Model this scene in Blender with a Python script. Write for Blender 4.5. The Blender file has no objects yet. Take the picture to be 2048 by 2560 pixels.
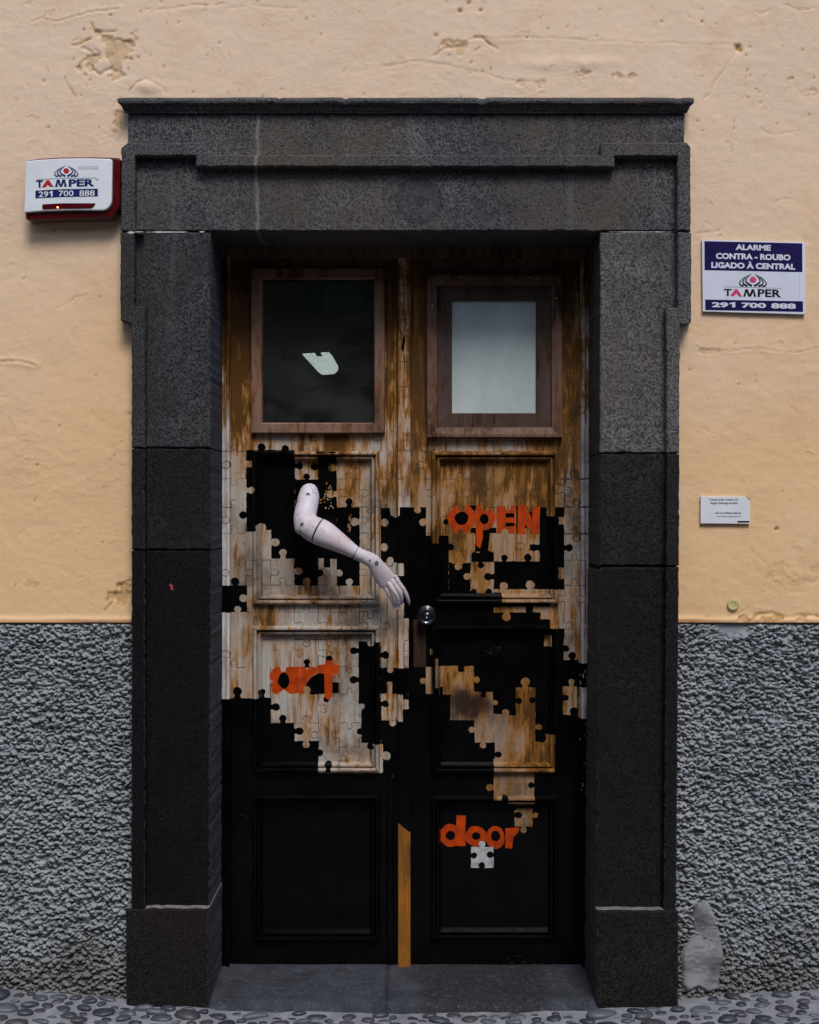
import bpy, bmesh, math, random
import numpy as np
from mathutils import Vector, Matrix
from mathutils.geometry import delaunay_2d_cdt

# ------------------------------------------------------------------ camera, sky, sun, exposure
SCN = bpy.context.scene
COL = SCN.collection
S = 0.0013            # metres per photo pixel on the wall face
D = 4.5               # camera to wall face
ZC = 1.6              # eye height
cam = bpy.data.cameras.new('camera')
cam.sensor_fit = 'HORIZONTAL'
cam.sensor_width = 24.0
cam.lens = 24.0 * D / (2048 * S)
cam.clip_start = 0.05
cam.clip_end = 500
camo = bpy.data.objects.new('camera', cam)
COL.objects.link(camo)
camo.location = (0, -D, ZC)
camo.rotation_euler = (math.radians(90), 0, 0)
SCN.camera = camo

SUN_EL, SUN_AZ = 52.0, 168.0      # azimuth clockwise from +Y (165: behind the camera, a little to the right)
world = bpy.data.worlds.new('World')
SCN.world = world
world.use_nodes = True
wn = world.node_tree
wn.nodes.clear()
sky = wn.nodes.new('ShaderNodeTexSky')
sky.sky_type = 'NISHITA'
sky.sun_disc = False
sky.sun_elevation = math.radians(SUN_EL)
sky.sun_rotation = math.radians(SUN_AZ)
sky.air_density = 1.0
sky.dust_density = 1.2
sky.ozone_density = 1.0
bg = wn.nodes.new('ShaderNodeBackground')
bg.inputs['Strength'].default_value = 0.11
wo = wn.nodes.new('ShaderNodeOutputWorld')
wn.links.new(sky.outputs[0], bg.inputs[0])
wn.links.new(bg.outputs[0], wo.inputs[0])

sl = bpy.data.lights.new('sun', 'SUN')
sl.energy = 1.55
sl.angle = math.radians(20)
sl.color = (1.0, 0.98, 0.955)
slo = bpy.data.objects.new('sun', sl)
COL.objects.link(slo)
_e, _a = math.radians(SUN_EL), math.radians(SUN_AZ)
_dir = Vector((math.sin(_a) * math.cos(_e), math.cos(_a) * math.cos(_e), math.sin(_e)))
slo.rotation_euler = _dir.to_track_quat('Z', 'Y').to_euler()
slo.location = (2, -6, 8)

SCN.view_settings.view_transform = 'Standard'
SCN.view_settings.look = 'None'
SCN.view_settings.exposure = 0.66
SCN.view_settings.gamma = 1.0
SCN.view_settings.use_curve_mapping = False
SCN.cycles.use_denoising = True
SCN.cycles.max_bounces = 8
SCN.cycles.transparent_max_bounces = 16

rng = random.Random(7)
nr = np.random.RandomState(11)

# ------------------------------------------------------------------ helpers
def W(px, py, y=0.0):
    k = S * (D + y) / D
    return Vector(((px - 1024) * k, y, ZC - (py - 1280) * k))

def empty(name, loc, label=None, cat=None, group=None):
    o = bpy.data.objects.new(name, None)
    o.empty_display_size = 0.05
    COL.objects.link(o)
    o.location = loc
    tag(o, label, cat, group)
    return o

def tag(o, label=None, cat=None, group=None, kind=None):
    if label: o['label'] = label
    if cat: o['category'] = cat
    if group: o['group'] = group
    if kind: o['kind'] = kind
    return o

def origin_of(parent):
    v = Vector((0, 0, 0))
    while parent is not None:
        v += parent.location
        parent = parent.parent
    return v

def link_mesh(name, me, parent=None, mats=(), smooth=False):
    """me is in world coordinates; shifted to the parent's origin"""
    o = bpy.data.objects.new(name, me)
    COL.objects.link(o)
    if parent is not None:
        off = origin_of(parent)
        me.transform(Matrix.Translation(-off))
        o.parent = parent
    for m in mats:
        me.materials.append(m)
    if smooth:
        me.polygons.foreach_set('use_smooth', [True] * len(me.polygons))
    me.update()
    return o

def mesh_from(name, verts, faces, parent=None, mats=(), smooth=False):
    me = bpy.data.meshes.new(name)
    me.from_pydata([tuple(v) for v in verts], [], faces)
    return link_mesh(name, me, parent, mats, smooth)

def bm_obj(name, bm, parent=None, mats=(), smooth=False):
    me = bpy.data.meshes.new(name)
    bm.to_mesh(me); bm.free()
    return link_mesh(name, me, parent, mats, smooth)

# value noise in numpy
def _hash(ix, iy, seed):
    h = (ix.astype(np.int64) * 374761393 + iy.astype(np.int64) * 668265263 + seed * 1442695041) & 0xffffffff
    h = ((h ^ (h >> 13)) * 1274126177) & 0xffffffff
    return ((h ^ (h >> 16)) & 0xffff) / 65535.0

def vnoise(x, y, seed=0):
    ix, iy = np.floor(x), np.floor(y)
    fx, fy = x - ix, y - iy
    fx = fx * fx * (3 - 2 * fx); fy = fy * fy * (3 - 2 * fy)
    a = _hash(ix, iy, seed); b = _hash(ix + 1, iy, seed)
    c = _hash(ix, iy + 1, seed); d = _hash(ix + 1, iy + 1, seed)
    return (a * (1 - fx) + b * fx) * (1 - fy) + (c * (1 - fx) + d * fx) * fy

def fbm(x, y, sc, octv=4, seed=0, gain=0.5):
    v = 0; amp = 1; tot = 0
    x = np.asarray(x, float) * sc; y = np.asarray(y, float) * sc
    for i in range(octv):
        v = v + amp * vnoise(x, y, seed + i * 17); tot += amp
        x = x * 2.03 + 5.3; y = y * 2.03 + 1.7; amp *= gain
    return v / tot - 0.5

# ------------------------------------------------------------------ materials
class NT:
    def __init__(self, name):
        self.m = bpy.data.materials.new(name)
        self.m.use_nodes = True
        self.t = self.m.node_tree
        self.t.nodes.clear()
        self.out = self.t.nodes.new('ShaderNodeOutputMaterial')
        self.b = self.t.nodes.new('ShaderNodeBsdfPrincipled')
        self.t.links.new(self.b.outputs[0], self.out.inputs[0])
        self._pos = None
    def n(self, typ, **kw):
        nd = self.t.nodes.new(typ)
        for k, v in kw.items(): setattr(nd, k, v)
        return nd
    def l(self, a, b): self.t.links.new(a, b)
    def pos(self):
        if self._pos is None:
            self._pos = self.n('ShaderNodeNewGeometry').outputs['Position']
        return self._pos
    def mapping(self, scale=(1, 1, 1), loc=(0, 0, 0)):
        mp = self.n('ShaderNodeMapping')
        mp.inputs['Scale'].default_value = scale
        mp.inputs['Location'].default_value = loc
        self.l(self.pos(), mp.inputs['Vector'])
        return mp.outputs[0]
    def noise(self, scale, detail=4, rough=0.55, vec=None, dist=0.0):
        nd = self.n('ShaderNodeTexNoise')
        nd.inputs['Scale'].default_value = scale
        nd.inputs['Detail'].default_value = detail
        nd.inputs['Roughness'].default_value = rough
        nd.inputs['Distortion'].default_value = dist
        self.l(vec if vec is not None else self.pos(), nd.inputs['Vector'])
        return nd.outputs[0]
    def ramp(self, fac, a, b, lo=0.0, hi=1.0):
        mr = self.n('ShaderNodeMapRange')
        mr.interpolation_type = 'SMOOTHSTEP'
        mr.inputs['From Min'].default_value = a; mr.inputs['From Max'].default_value = b
        mr.inputs['To Min'].default_value = lo; mr.inputs['To Max'].default_value = hi
        self.l(fac, mr.inputs['Value'])
        return mr.outputs[0]
    def math(self, op, a, b=None):
        nd = self.n('ShaderNodeMath', operation=op)
        for i, v in enumerate((a, b)):
            if v is None: continue
            if isinstance(v, (int, float)): nd.inputs[i].default_value = v
            else: self.l(v, nd.inputs[i])
        return nd.outputs[0]
    def mix(self, fac, a, b, mode='MIX'):
        nd = self.n('ShaderNodeMix', data_type='RGBA', blend_type=mode)
        for sock, v in ((nd.inputs[0], fac), (nd.inputs[6], a), (nd.inputs[7], b)):
            if isinstance(v, (int, float)): sock.default_value = v
            elif isinstance(v, tuple): sock.default_value = (*v, 1) if len(v) == 3 else v
            else: self.l(v, sock)
        return nd.outputs[2]
    def col(self, v):
        if isinstance(v, tuple): self.b.inputs['Base Color'].default_value = (*v, 1)
        else: self.l(v, self.b.inputs['Base Color'])
    def rough(self, v):
        if isinstance(v, (int, float)): self.b.inputs['Roughness'].default_value = v
        else: self.l(v, self.b.inputs['Roughness'])
    def bump(self, h, strength=0.3, dist=0.01, prev=None):
        bp = self.n('ShaderNodeBump')
        bp.inputs['Strength'].default_value = strength
        bp.inputs['Distance'].default_value = dist
        self.l(h, bp.inputs['Height'])
        if prev is not None: self.l(prev, bp.inputs['Normal'])
        self.l(bp.outputs[0], self.b.inputs['Normal'])
        return bp.outputs[0]
    def sep(self):
        sp = self.n('ShaderNodeSeparateXYZ'); self.l(self.pos(), sp.inputs[0]); return sp.outputs
    def attr(self, name):
        a = self.n('ShaderNodeAttribute'); a.attribute_name = name; return a.outputs['Fac']

def simple(name, col, rough=0.5, metal=0.0, var=0.12, sc=30, spec=0.3, emit=None, estr=0.0, bump=0.0):
    t = NT(name)
    n = t.noise(sc, 4)
    f = t.ramp(n, 0.3, 0.7, 1 - var, 1 + var)
    mul = t.n('ShaderNodeMix', data_type='RGBA', blend_type='MULTIPLY')
    mul.inputs[0].default_value = 1.0
    mul.inputs[6].default_value = (*col, 1)
    t.l(f, mul.inputs[7])
    t.col(mul.outputs[2])
    t.rough(t.ramp(t.noise(sc * 2.3, 3), 0.3, 0.7, max(0.02, rough - 0.08), min(1, rough + 0.08)))
    t.b.inputs['Metallic'].default_value = metal
    t.b.inputs['Specular IOR Level'].default_value = spec
    if bump: t.bump(t.noise(sc * 6, 3), bump, 0.003)
    if emit:
        t.b.inputs['Emission Color'].default_value = (*emit, 1)
        t.b.inputs['Emission Strength'].default_value = estr
    return t.m

def m_plaster():
    t = NT('peach_plaster')
    sp = t.sep()
    big = t.noise(1.3, 4, 0.6)
    zf = t.math('ADD', t.ramp(sp[2], 1.3, 3.2), t.math('MULTIPLY', t.math('SUBTRACT', big, 0.5), 1.3))
    c = t.mix(t.ramp(zf, 0.1, 0.9), (0.745, 0.482, 0.262), (0.73, 0.537, 0.380))
    patch = t.noise(4.5, 5, 0.6, dist=0.6)
    c = t.mix(t.math('MULTIPLY', t.ramp(patch, 0.52, 0.72), 0.30), c, (0.62, 0.37, 0.19))
    pale = t.noise(3.1, 5, 0.65, vec=t.mapping((1, 1, 1.8), (7, 3, 1)))
    c = t.mix(t.math('MULTIPLY', t.ramp(pale, 0.55, 0.75), 0.35), c, (0.73, 0.585, 0.46))
    fine = t.noise(90, 4, 0.7)
    c = t.mix(t.math('MULTIPLY', t.ramp(fine, 0.35, 0.8), 0.12), c, (0.46, 0.30, 0.18))
    sc_ = t.noise(16, 6, 0.75, vec=t.mapping((1, 1, 1.6), (3, 1, 9)))
    c = t.mix(t.math('MULTIPLY', t.ramp(sc_, 0.62, 0.72), 0.45), c, (0.42, 0.26, 0.11))
    chip = t.attr('chip')
    c = t.mix(chip, c, t.mix(t.ramp(t.noise(60, 3), 0.4, 0.6), (0.50, 0.27, 0.06), (0.27, 0.135, 0.03)))
    t.col(c); t.rough(0.88)
    t.b.inputs['Specular IOR Level'].default_value = 0.25
    b1 = t.bump(t.noise(40, 7, 0.68), 0.38, 0.005)
    b2 = t.bump(t.noise(260, 3, 0.6), 0.25, 0.0015, b1)
    rp = t.math('MULTIPLY', t.ramp(t.noise(3.2, 4, 0.6, vec=t.mapping((1, 1, 1), (11, 2, 5))), 0.48, 0.62), t.ramp(t.noise(85, 5, 0.8, vec=t.mapping((1, 1, 1.5))), 0.40, 0.62))
    t.bump(rp, 0.22, 0.005, b2)
    return t.m

def m_stone(name='basalt', tint=(1, 1, 1), brown=0.2, dark=1.0, marks=False):
    t = NT(name)
    fine = t.noise(150, 5, 0.75)
    mid = t.noise(9, 5, 0.6)
    c = t.mix(t.ramp(fine, 0.41, 0.60), tuple(0.016 * dark * x for x in tint), tuple(0.12 * dark * x for x in tint))
    c = t.mix(t.math('MULTIPLY', t.ramp(mid, 0.3, 0.75), 0.55), c, tuple(0.035 * dark * x for x in tint))
    mot = t.ramp(t.noise(2.1, 5, 0.68, vec=t.mapping((1, 1, .8), (dark * 7, 1, dark * 3))), 0.40, 0.62)
    c = t.mix(t.math('MULTIPLY', mot, 0.45), c, tuple(0.030 * dark * x for x in tint))
    bro = t.noise(2.6, 5, 0.65, vec=t.mapping((1, 1, 0.7), (2, 8, 3)))
    c = t.mix(t.math('MULTIPLY', t.ramp(bro, 0.42, 0.7), brown), c, (0.085 * dark, 0.062 * dark, 0.045 * dark))
    vo = t.n('ShaderNodeTexVoronoi'); vo.inputs['Scale'].default_value = 88; vo.inputs['Randomness'].default_value = 1
    t.l(t.pos(), vo.inputs['Vector'])
    pit = t.ramp(vo.outputs['Distance'], 0.12, 0.40)
    psel = t.ramp(t.noise(38, 2), 0.44, 0.56)
    pitm = t.math('MULTIPLY', t.math('SUBTRACT', 1.0, pit), psel)
    c = t.mix(t.math('MULTIPLY', pitm, 0.6), c, tuple(min(.010, .03 * dark) * x for x in tint))
    streak = t.noise(14, 4, 0.6, vec=t.mapping((1, 1, 0.06), (5, 0, 0)))
    c = t.mix(t.math('MULTIPLY', t.ramp(streak, 0.62, 0.8), 0.30), c, tuple(0.15 * dark * x for x in tint))
    sp = t.noise(420, 2, 0.5)
    c = t.mix(t.math('MULTIPLY', t.ramp(sp, 0.70, 0.78), 0.6), c, tuple(0.24 * min(1, dark * 1.6) * x for x in tint))
    if marks:      # a round damp stain and a lime run, as on the real lintel
        sp3 = t.sep()
        wobx = t.math('MULTIPLY', t.math('SUBTRACT', t.noise(30, 4), .5), .035)
        dx = t.math('ADD', t.math('SUBTRACT', sp3[0], 0.030), wobx)
        dz = t.math('ADD', t.math('SUBTRACT', sp3[2], 2.606), wobx)
        rr = t.math('SQRT', t.math('ADD', t.math('MULTIPLY', dx, dx), t.math('MULTIPLY', dz, dz)))
        c = t.mix(t.ramp(rr, .082, .066, 0, .45), c, (0.032, 0.033, 0.052))
        ring = t.math('MULTIPLY', t.ramp(rr, .060, .070), t.ramp(rr, .084, .076))
        c = t.mix(t.math('MULTIPLY', ring, .3), c, (0.016, 0.017, 0.026))
        c = t.mix(t.ramp(t.math('ADD', rr, t.math('MULTIPLY', t.noise(22, 3), .05)), .058, .02, 0, .45), c, (0.014, 0.014, 0.024))
        lx = t.math('ABSOLUTE', t.math('ADD', t.math('SUBTRACT', sp3[0], -0.492), t.math('MULTIPLY', t.math('SUBTRACT', t.noise(9, 3), .5), .03)))
        c = t.mix(t.math('MULTIPLY', t.ramp(lx, .009, .002), t.ramp(t.noise(60, 4, .7, vec=t.mapping((1, 1, .3))), .35, .6, .1, .55)), c, (0.26, 0.26, 0.265))
        lx2 = t.math('ABSOLUTE', t.math('ADD', t.math('SUBTRACT', sp3[0], 0.02), t.math('MULTIPLY', t.math('SUBTRACT', t.noise(9, 3), .5), .06)))
        c = t.mix(t.math('MULTIPLY', t.math('MULTIPLY', t.ramp(lx2, .045, .005), t.ramp(sp3[2], 2.72, 2.76)), t.ramp(t.noise(80, 4, .7), .4, .65, 0, .4)), c, (0.22, 0.22, 0.225))
    t.col(c); t.rough(0.82)
    t.b.inputs['Specular IOR Level'].default_value = 0.12
    b1 = t.bump(t.noise(150, 5, 0.75), 0.55, 0.004)
    b2 = t.bump(t.math('MULTIPLY', pitm, -1.0), 0.5, 0.005, b1)
    t.bump(t.noise(22, 4, 0.6), 0.25, 0.008, b2)
    return t.m

def m_roughcast():
    t = NT('roughcast_render')
    n = t.noise(6, 5, 0.65)
    c = t.mix(t.ramp(n, 0.3, 0.7), (0.222, 0.243, 0.262), (0.318, 0.340, 0.358))
    f = t.noise(70, 4, 0.7)
    c = t.mix(t.math('MULTIPLY', t.ramp(f, 0.3, 0.75), 0.35), c, (0.20, 0.21, 0.215))
    sp = t.sep()
    darker = t.math('ADD', t.ramp(sp[2], 0.60, 0.0), t.math('MULTIPLY', t.math('SUBTRACT', t.noise(3.5, 5, .65), 0.5), 1.6))  # browner, darker tone towards the ground, broken up by noise
    c = t.mix(t.math('MULTIPLY', t.ramp(darker, 0.40, 1.1), 0.7), c, (0.10, 0.09, 0.068))
    t.col(c); t.rough(0.85)
    t.bump(t.noise(240, 4, 0.7), 0.5, 0.003)
    return t.m

def m_wood(name, stain=0.5, pale=(0.47, 0.41, 0.35), seed=0.0, ochre=(0.31, 0.130, 0.022), top=True, burn=None):
    """old white paint over pine, stained in vertical ochre runs"""
    t = NT(name)
    sp = t.sep()
    v = t.mapping((1, 1, 0.13), (seed, seed * 0.7, seed * 1.3))
    s1 = t.noise(34, 8, 0.72, vec=v, dist=0.8)
    s2 = t.noise(6.5, 6, 0.68, vec=t.mapping((1, 1, 0.5), (seed + 4, 2, seed)))
    s3 = t.noise(85, 5, 0.7, vec=t.mapping((1, 1, 0.10), (seed, 5, 2)))
    mask = t.math('ADD', t.math('ADD', t.math('MULTIPLY', s1, 0.60), t.math('MULTIPLY', s2, 0.80)), t.math('MULTIPLY', s3, 0.22))
    mask = t.math('ADD', t.math('MULTIPLY', t.math('SUBTRACT', mask, .81), 1.5), .81)
    if top:   # the painter left more bare brown wood towards the top of the door
        up = t.ramp(sp[2], 1.50, 2.20, 0.0, 0.26)
        mask = t.math('ADD', mask, up)
    base = t.mix(t.ramp(t.noise(70, 6, 0.75, vec=v), 0.3, 0.7), pale, tuple(0.66 * x for x in pale))
    base = t.mix(t.ramp(t.noise(10, 5, 0.7, vec=t.mapping((1, 1, .6), (seed, 3, 3))), .45, .75, 0, .55), base, tuple(0.55 * x * y for x, y in zip(pale, (1.0, .93, .84))))
    k = 1.02 - 0.32 * stain
    tan = tuple(0.55 * p + 0.45 * o for p, o in zip(pale, ochre))
    c = t.mix(t.ramp(mask, k - 0.20, k - 0.02, 0, .9), base, tan)
    c = t.mix(t.ramp(mask, k - 0.04, k + 0.10, 0, .95), c, ochre)
    c = t.mix(t.ramp(mask, k + 0.05, k + 0.20, 0, 0.95), c, tuple(0.25 * x for x in ochre))
    run = t.math('MULTIPLY', t.ramp(t.noise(48, 6, 0.7, vec=t.mapping((1, 1, 0.07), (seed + 1, 4, 4)), dist=.4), 0.50, 0.62), t.ramp(t.noise(9, 4, 0.6, vec=t.mapping((1, 1, 0.55), (seed + 8, 1, 6))), 0.50 - .22 * (stain - .3), 0.62 - .22 * (stain - .3)))
    c = t.mix(t.math('MULTIPLY', run, .85), c, tuple(0.8 * x for x in ochre))
    grain = t.noise(120, 4, 0.6, vec=t.mapping((1, 1, 0.05), (seed, 1, 1)))
    c = t.mix(t.ramp(grain, 0.58, 0.72, 0, 0.5), c, (0.10, 0.055, 0.02))
    sc = t.noise(45, 3, 0.6, vec=t.mapping((1, 1, 0.35), (9, seed, 3)))
    c = t.mix(t.ramp(sc, 0.68, 0.74, 0, 0.8), c, (0.05, 0.032, 0.02))
    c = t.mix(t.ramp(t.noise(5, 6, .72, vec=t.mapping((1, 1, .7), (seed + 2, 9, 1))), .46, .70, 0, .72), c, (0.050, 0.030, 0.016))
    if burn:      # a scorch mark with a soft, streaky rim
        bx, bz, rx, rz = burn
        ex = t.math('DIVIDE', t.math('SUBTRACT', sp[0], bx), rx); ez = t.math('DIVIDE', t.math('SUBTRACT', sp[2], bz), rz)
        rr = t.math('SQRT', t.math('ADD', t.math('MULTIPLY', ex, ex), t.math('MULTIPLY', ez, ez)))
        rr = t.math('ADD', rr, t.math('MULTIPLY', t.math('SUBTRACT', t.math('ADD', s1, t.noise(13, 4, .65)), 1.0), 1.1))
        c = t.mix(t.ramp(rr, 1.15, .35, 0, .97), c, (0.022, 0.012, 0.009))
    t.col(c); t.rough(t.ramp(s1, 0.3, 0.7, 0.42, 0.7))
    t.b.inputs['Specular IOR Level'].default_value = 0.12
    t.bump(grain, 0.25, 0.0015)
    return t.m

M = {}
M['plaster'] = m_plaster()
M['stone'] = m_stone('basalt', (1.0, 1.0, 1.03), 0.55, 1.15)
M['stone_lintel'] = m_stone('basalt_stained', (1.0, 1.0, 1.03), 0.6, 1.2, True)
M['stone_right'] = m_stone('basalt_grey', (1.02, 1.0, 0.99), 0.3, 1.6)
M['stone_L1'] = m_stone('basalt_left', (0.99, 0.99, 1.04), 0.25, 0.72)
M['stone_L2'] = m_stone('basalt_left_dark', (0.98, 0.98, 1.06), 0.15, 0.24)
M['stone_dark'] = m_stone('basalt_darkest', (0.97, 0.97, 1.08), 0.12, 0.10)  # jamb tone steps darker block by block towards the ground
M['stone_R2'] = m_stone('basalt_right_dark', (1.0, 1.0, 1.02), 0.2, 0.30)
M['stone_R3'] = m_stone('basalt_right_darkest', (1.03, 0.98, 0.99), 0.80, 0.17)
M['worn'] = m_stone('worn_edge_highlight', (0.97, 0.98, 1.06), 0.1, 0.38)  # paler colour paints the highlight along the worn bevelled edges
M['ledge'] = simple('lit_ledge_dust', (0.17, 0.15, 0.14), 0.9, 0, .35, 60)  # pale dusty colour paints the light caught by upward faces
M['stone_brown'] = m_stone('basalt_rusty', (1.12, 0.95, 0.92), 0.6, 0.19)
M['rough'] = m_roughcast()
M['revealL'] = m_stone('blue_grey_reveal', (0.9, 0.92, 1.2), 0.15, 1.15)
M['revealR'] = m_stone('brown_grey_reveal', (1.1, 1.0, 0.98), 0.3, 0.95)
M['woodL'] = m_wood('aged_paint', 0.50, (0.47, 0.42, 0.36), 0.0)
M['woodL2'] = m_wood('aged_paint_pale', 0.40, (0.48, 0.445, 0.40), 3.1, top=False)
M['woodR'] = m_wood('aged_paint_golden', 0.80, (0.37, 0.295, 0.225), 6.2)
_k = S * (D + 0.262) / D
M['woodR2'] = m_wood('aged_paint_scorched', 0.85, (0.33, 0.26, 0.20), 41.0, burn=((1176 - 1024) * _k, ZC - (1762 - 1280) * _k, 92 * _k, 60 * _k), top=False)
M['woodF'] = m_wood('aged_paint_white', 0.10, (0.76, 0.71, 0.68), 8.7)
M['woodC'] = m_wood('aged_paint_strip', 0.40, (0.54, 0.49, 0.44), 12.3)
M['woodB'] = m_wood('burnt_wood', 0.9, (0.060, 0.034, 0.026), 15.1, (0.028, 0.012, 0.008), top=False)
M['bareL'] = m_wood('bare_brown_wood', 0.55, (0.27, 0.168, 0.122), 21.0, (0.16, 0.065, 0.03), top=False)
M['bareR'] = m_wood('bare_dark_wood', 0.6, (0.20, 0.12, 0.092), 25.0, (0.10, 0.043, 0.022), top=False)
M['mat'] = m_wood('stained_board', 0.6, (0.10, 0.062, 0.055), 28.0, (0.065, 0.035, 0.026), top=False)

def m_black():
    t = NT('black_gloss_paint')
    t.col(t.mix(t.ramp(t.noise(8, 4), 0.4, 0.7), (0.0016, 0.0016, 0.002), (0.0032, 0.003, 0.003)))
    t.rough(t.ramp(t.noise(40, 4), 0.3, 0.7, 0.10, 0.26))
    t.b.inputs['Specular IOR Level'].default_value = 0.14
    t.bump(t.noise(90, 3, 0.6, vec=t.mapping((1, 1, 0.15))), 0.12, 0.001)
    return t.m
M['black'] = m_black()
M['line'] = simple('seam_line_paint', (0.045, 0.03, 0.02), 0.6)
def m_orange():
    t = NT('orange_lettering_paint')
    n = t.noise(30, 5, 0.7)
    c = t.mix(t.ramp(n, 0.35, 0.7), (0.50, 0.052, 0.002), (0.30, 0.03, 0.003))
    c = t.mix(t.ramp(t.noise(75, 5, 0.75, vec=t.mapping((1, 1, .22))), 0.50, 0.70, 0, 0.75), c, (0.19, 0.035, 0.008))
    t.col(c); t.rough(0.5); t.b.inputs['Specular IOR Level'].default_value = .15
    return t.m
M['orange'] = m_orange()
M['silver'] = simple('silver_paint', (0.42, 0.42, 0.43), 0.4, 0.15, 0.25, 60)
M['ochre'] = m_wood('ochre_varnish', 0.30, (0.36, 0.135, 0.018), 31.0, (0.19, 0.07, 0.012), top=False)

# ------------------------------------------------------------------ pavement, doorstep
GPX = np.array([-1500, 0, 300, 500, 580, 1024, 1450, 1520, 1700, 1770, 2048, 3500], float)
GPY = np.array([2464, 2472, 2492, 2496, 2508, 2512, 2508, 2501, 2494, 2488, 2471, 2464], float)
def ground_z(x, y):
    base = ZC - (np.interp(np.asarray(x) / S + 1024, GPX, GPY) - 1280) * S
    flat = ZC - (2512 - 1280) * S
    f = np.clip(-np.asarray(y) / 0.9, 0, 1)
    return base * (1 - f) + flat * f - 0.01 * np.clip(-np.asarray(y), 0, 1)

def grid_mesh(name, xs, zs, fn, parent=None, mats=(), smooth=True, keep=None, attrs=None):
    X, Z = np.meshgrid(xs, zs)
    P = fn(X, Z)                                  # (ny,nx,3)
    ny, nx = X.shape
    idx = np.arange(nx * ny).reshape(ny, nx)
    q = np.stack([idx[:-1, :-1], idx[:-1, 1:], idx[1:, 1:], idx[1:, :-1]], -1).reshape(-1, 4)
    if keep is not None:
        cx = (X[:-1, :-1] + X[1:, 1:]) / 2; cz = (Z[:-1, :-1] + Z[1:, 1:]) / 2
        q = q[keep(cx, cz).reshape(-1)]
    me = bpy.data.meshes.new(name)
    V = P.reshape(-1, 3)
    used = np.zeros(len(V), bool); used[q.reshape(-1)] = True
    remap = np.cumsum(used) - 1
    V = V[used]; q = remap[q]
    me.vertices.add(len(V)); me.vertices.foreach_set('co', V.astype(np.float32).reshape(-1))
    me.loops.add(q.size); me.loops.foreach_set('vertex_index', q.reshape(-1).astype(np.int32))
    me.polygons.add(len(q)); me.polygons.foreach_set('loop_start', np.arange(0, q.size, 4, dtype=np.int32))
    me.polygons.foreach_set('use_smooth', np.full(len(q), smooth))
    me.update(calc_edges=True); me.validate()
    if attrs:
        for k, a in attrs.items():
            at = me.attributes.new(k, 'FLOAT', 'POINT')
            at.data.foreach_set('value', a.reshape(-1)[used].astype(np.float32))
    return link_mesh(name, me, parent, mats)

def m_mortar():
    t = NT('pavement_mortar')
    c = t.mix(t.ramp(t.noise(12, 5, 0.65), 0.3, 0.7), (0.15, 0.15, 0.165), (0.25, 0.25, 0.27))
    c = t.mix(t.ramp(t.noise(90, 4, 0.7), 0.45, 0.75, 0, 0.5), c, (0.12, 0.12, 0.125))
    far = t.ramp(t.sep()[1], -1.10, -1.16)      # beyond the built pebbles the cobbles are texture only
    vo = t.n('ShaderNodeTexVoronoi'); vo.inputs['Scale'].default_value = 16
    t.l(t.mapping((.7, 1.2, 1)), vo.inputs['Vector'])
    c = t.mix(t.math('MULTIPLY', far, t.ramp(vo.outputs['Distance'], .62, .5)), c, (0.04, 0.042, 0.048))
    t.col(c); t.rough(0.9)
    b = t.bump(t.noise(60, 5, 0.7), 0.6, 0.006)
    t.bump(t.noise(300, 3, 0.6), 0.4, 0.002, b)
    return t.m
M['mortar'] = m_mortar()

xs = np.concatenate([np.linspace(-14, -2, 13)[:-1], np.linspace(-2, 2, 320), np.linspace(2, 14, 13)[1:]])
ys = np.concatenate([np.linspace(-8, -1.2, 12)[:-1], np.linspace(-1.2, 0.06, 100)])
pavement = grid_mesh('pavement', xs, ys, lambda X, Y: np.stack(
    [X, Y, ground_z(X, Y) + 0.010 * fbm(X, Y, 14, 4, 3) + 0.004 * fbm(X, Y, 70, 3, 9)], -1), None, [M['mortar']])
tag(pavement, 'light mortar pavement set with dark beach pebbles', None, None, 'structure')

def m_pebble(i, c):
    t = NT('beach_pebble_%s' % 'abcd'[i])
    cc = t.mix(t.ramp(t.noise(25, 5, 0.6), 0.3, 0.7), c, tuple(1.7 * x for x in c))
    cc = t.mix(t.ramp(t.noise(220, 3, 0.6), 0.55, 0.8, 0, 0.4), cc, (0.16, 0.16, 0.17))
    t.col(cc); t.rough(0.5)
    t.bump(t.noise(120, 4, 0.6), 0.2, 0.003)
    return t.m
PM = [m_pebble(0, (0.020, 0.022, 0.030)), m_pebble(1, (0.030, 0.032, 0.040)), m_pebble(2, (0.036, 0.030, 0.036)), m_pebble(3, (0.052, 0.055, 0.064))]
def pebble_mesh(i):
    bm = bmesh.new()
    bmesh.ops.create_icosphere(bm, subdivisions=2, radius=1.0)
    r = random.Random(i)
    ph = [r.uniform(0, 6.28) for _ in range(4)]
    for v in bm.verts:
        a = math.atan2(v.co.y, v.co.x)
        k = 1 + 0.10 * math.sin(2 * a + ph[0]) + 0.07 * math.sin(3 * a + ph[1])
        v.co.x *= k; v.co.y *= k
        v.co.z = math.copysign(abs(v.co.z) ** 0.8, v.co.z) * (1 + 0.08 * math.sin(a + ph[2]))
    me = bpy.data.meshes.new('pebble')
    bm.to_mesh(me); bm.free()
    me.polygons.foreach_set('use_smooth', [True] * len(me.polygons))
    me.materials.append(PM[i % 4])
    return me
PEB = [pebble_mesh(i) for i in range(8)]
taken = []
stuff_v, stuff_f = [], []
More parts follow.
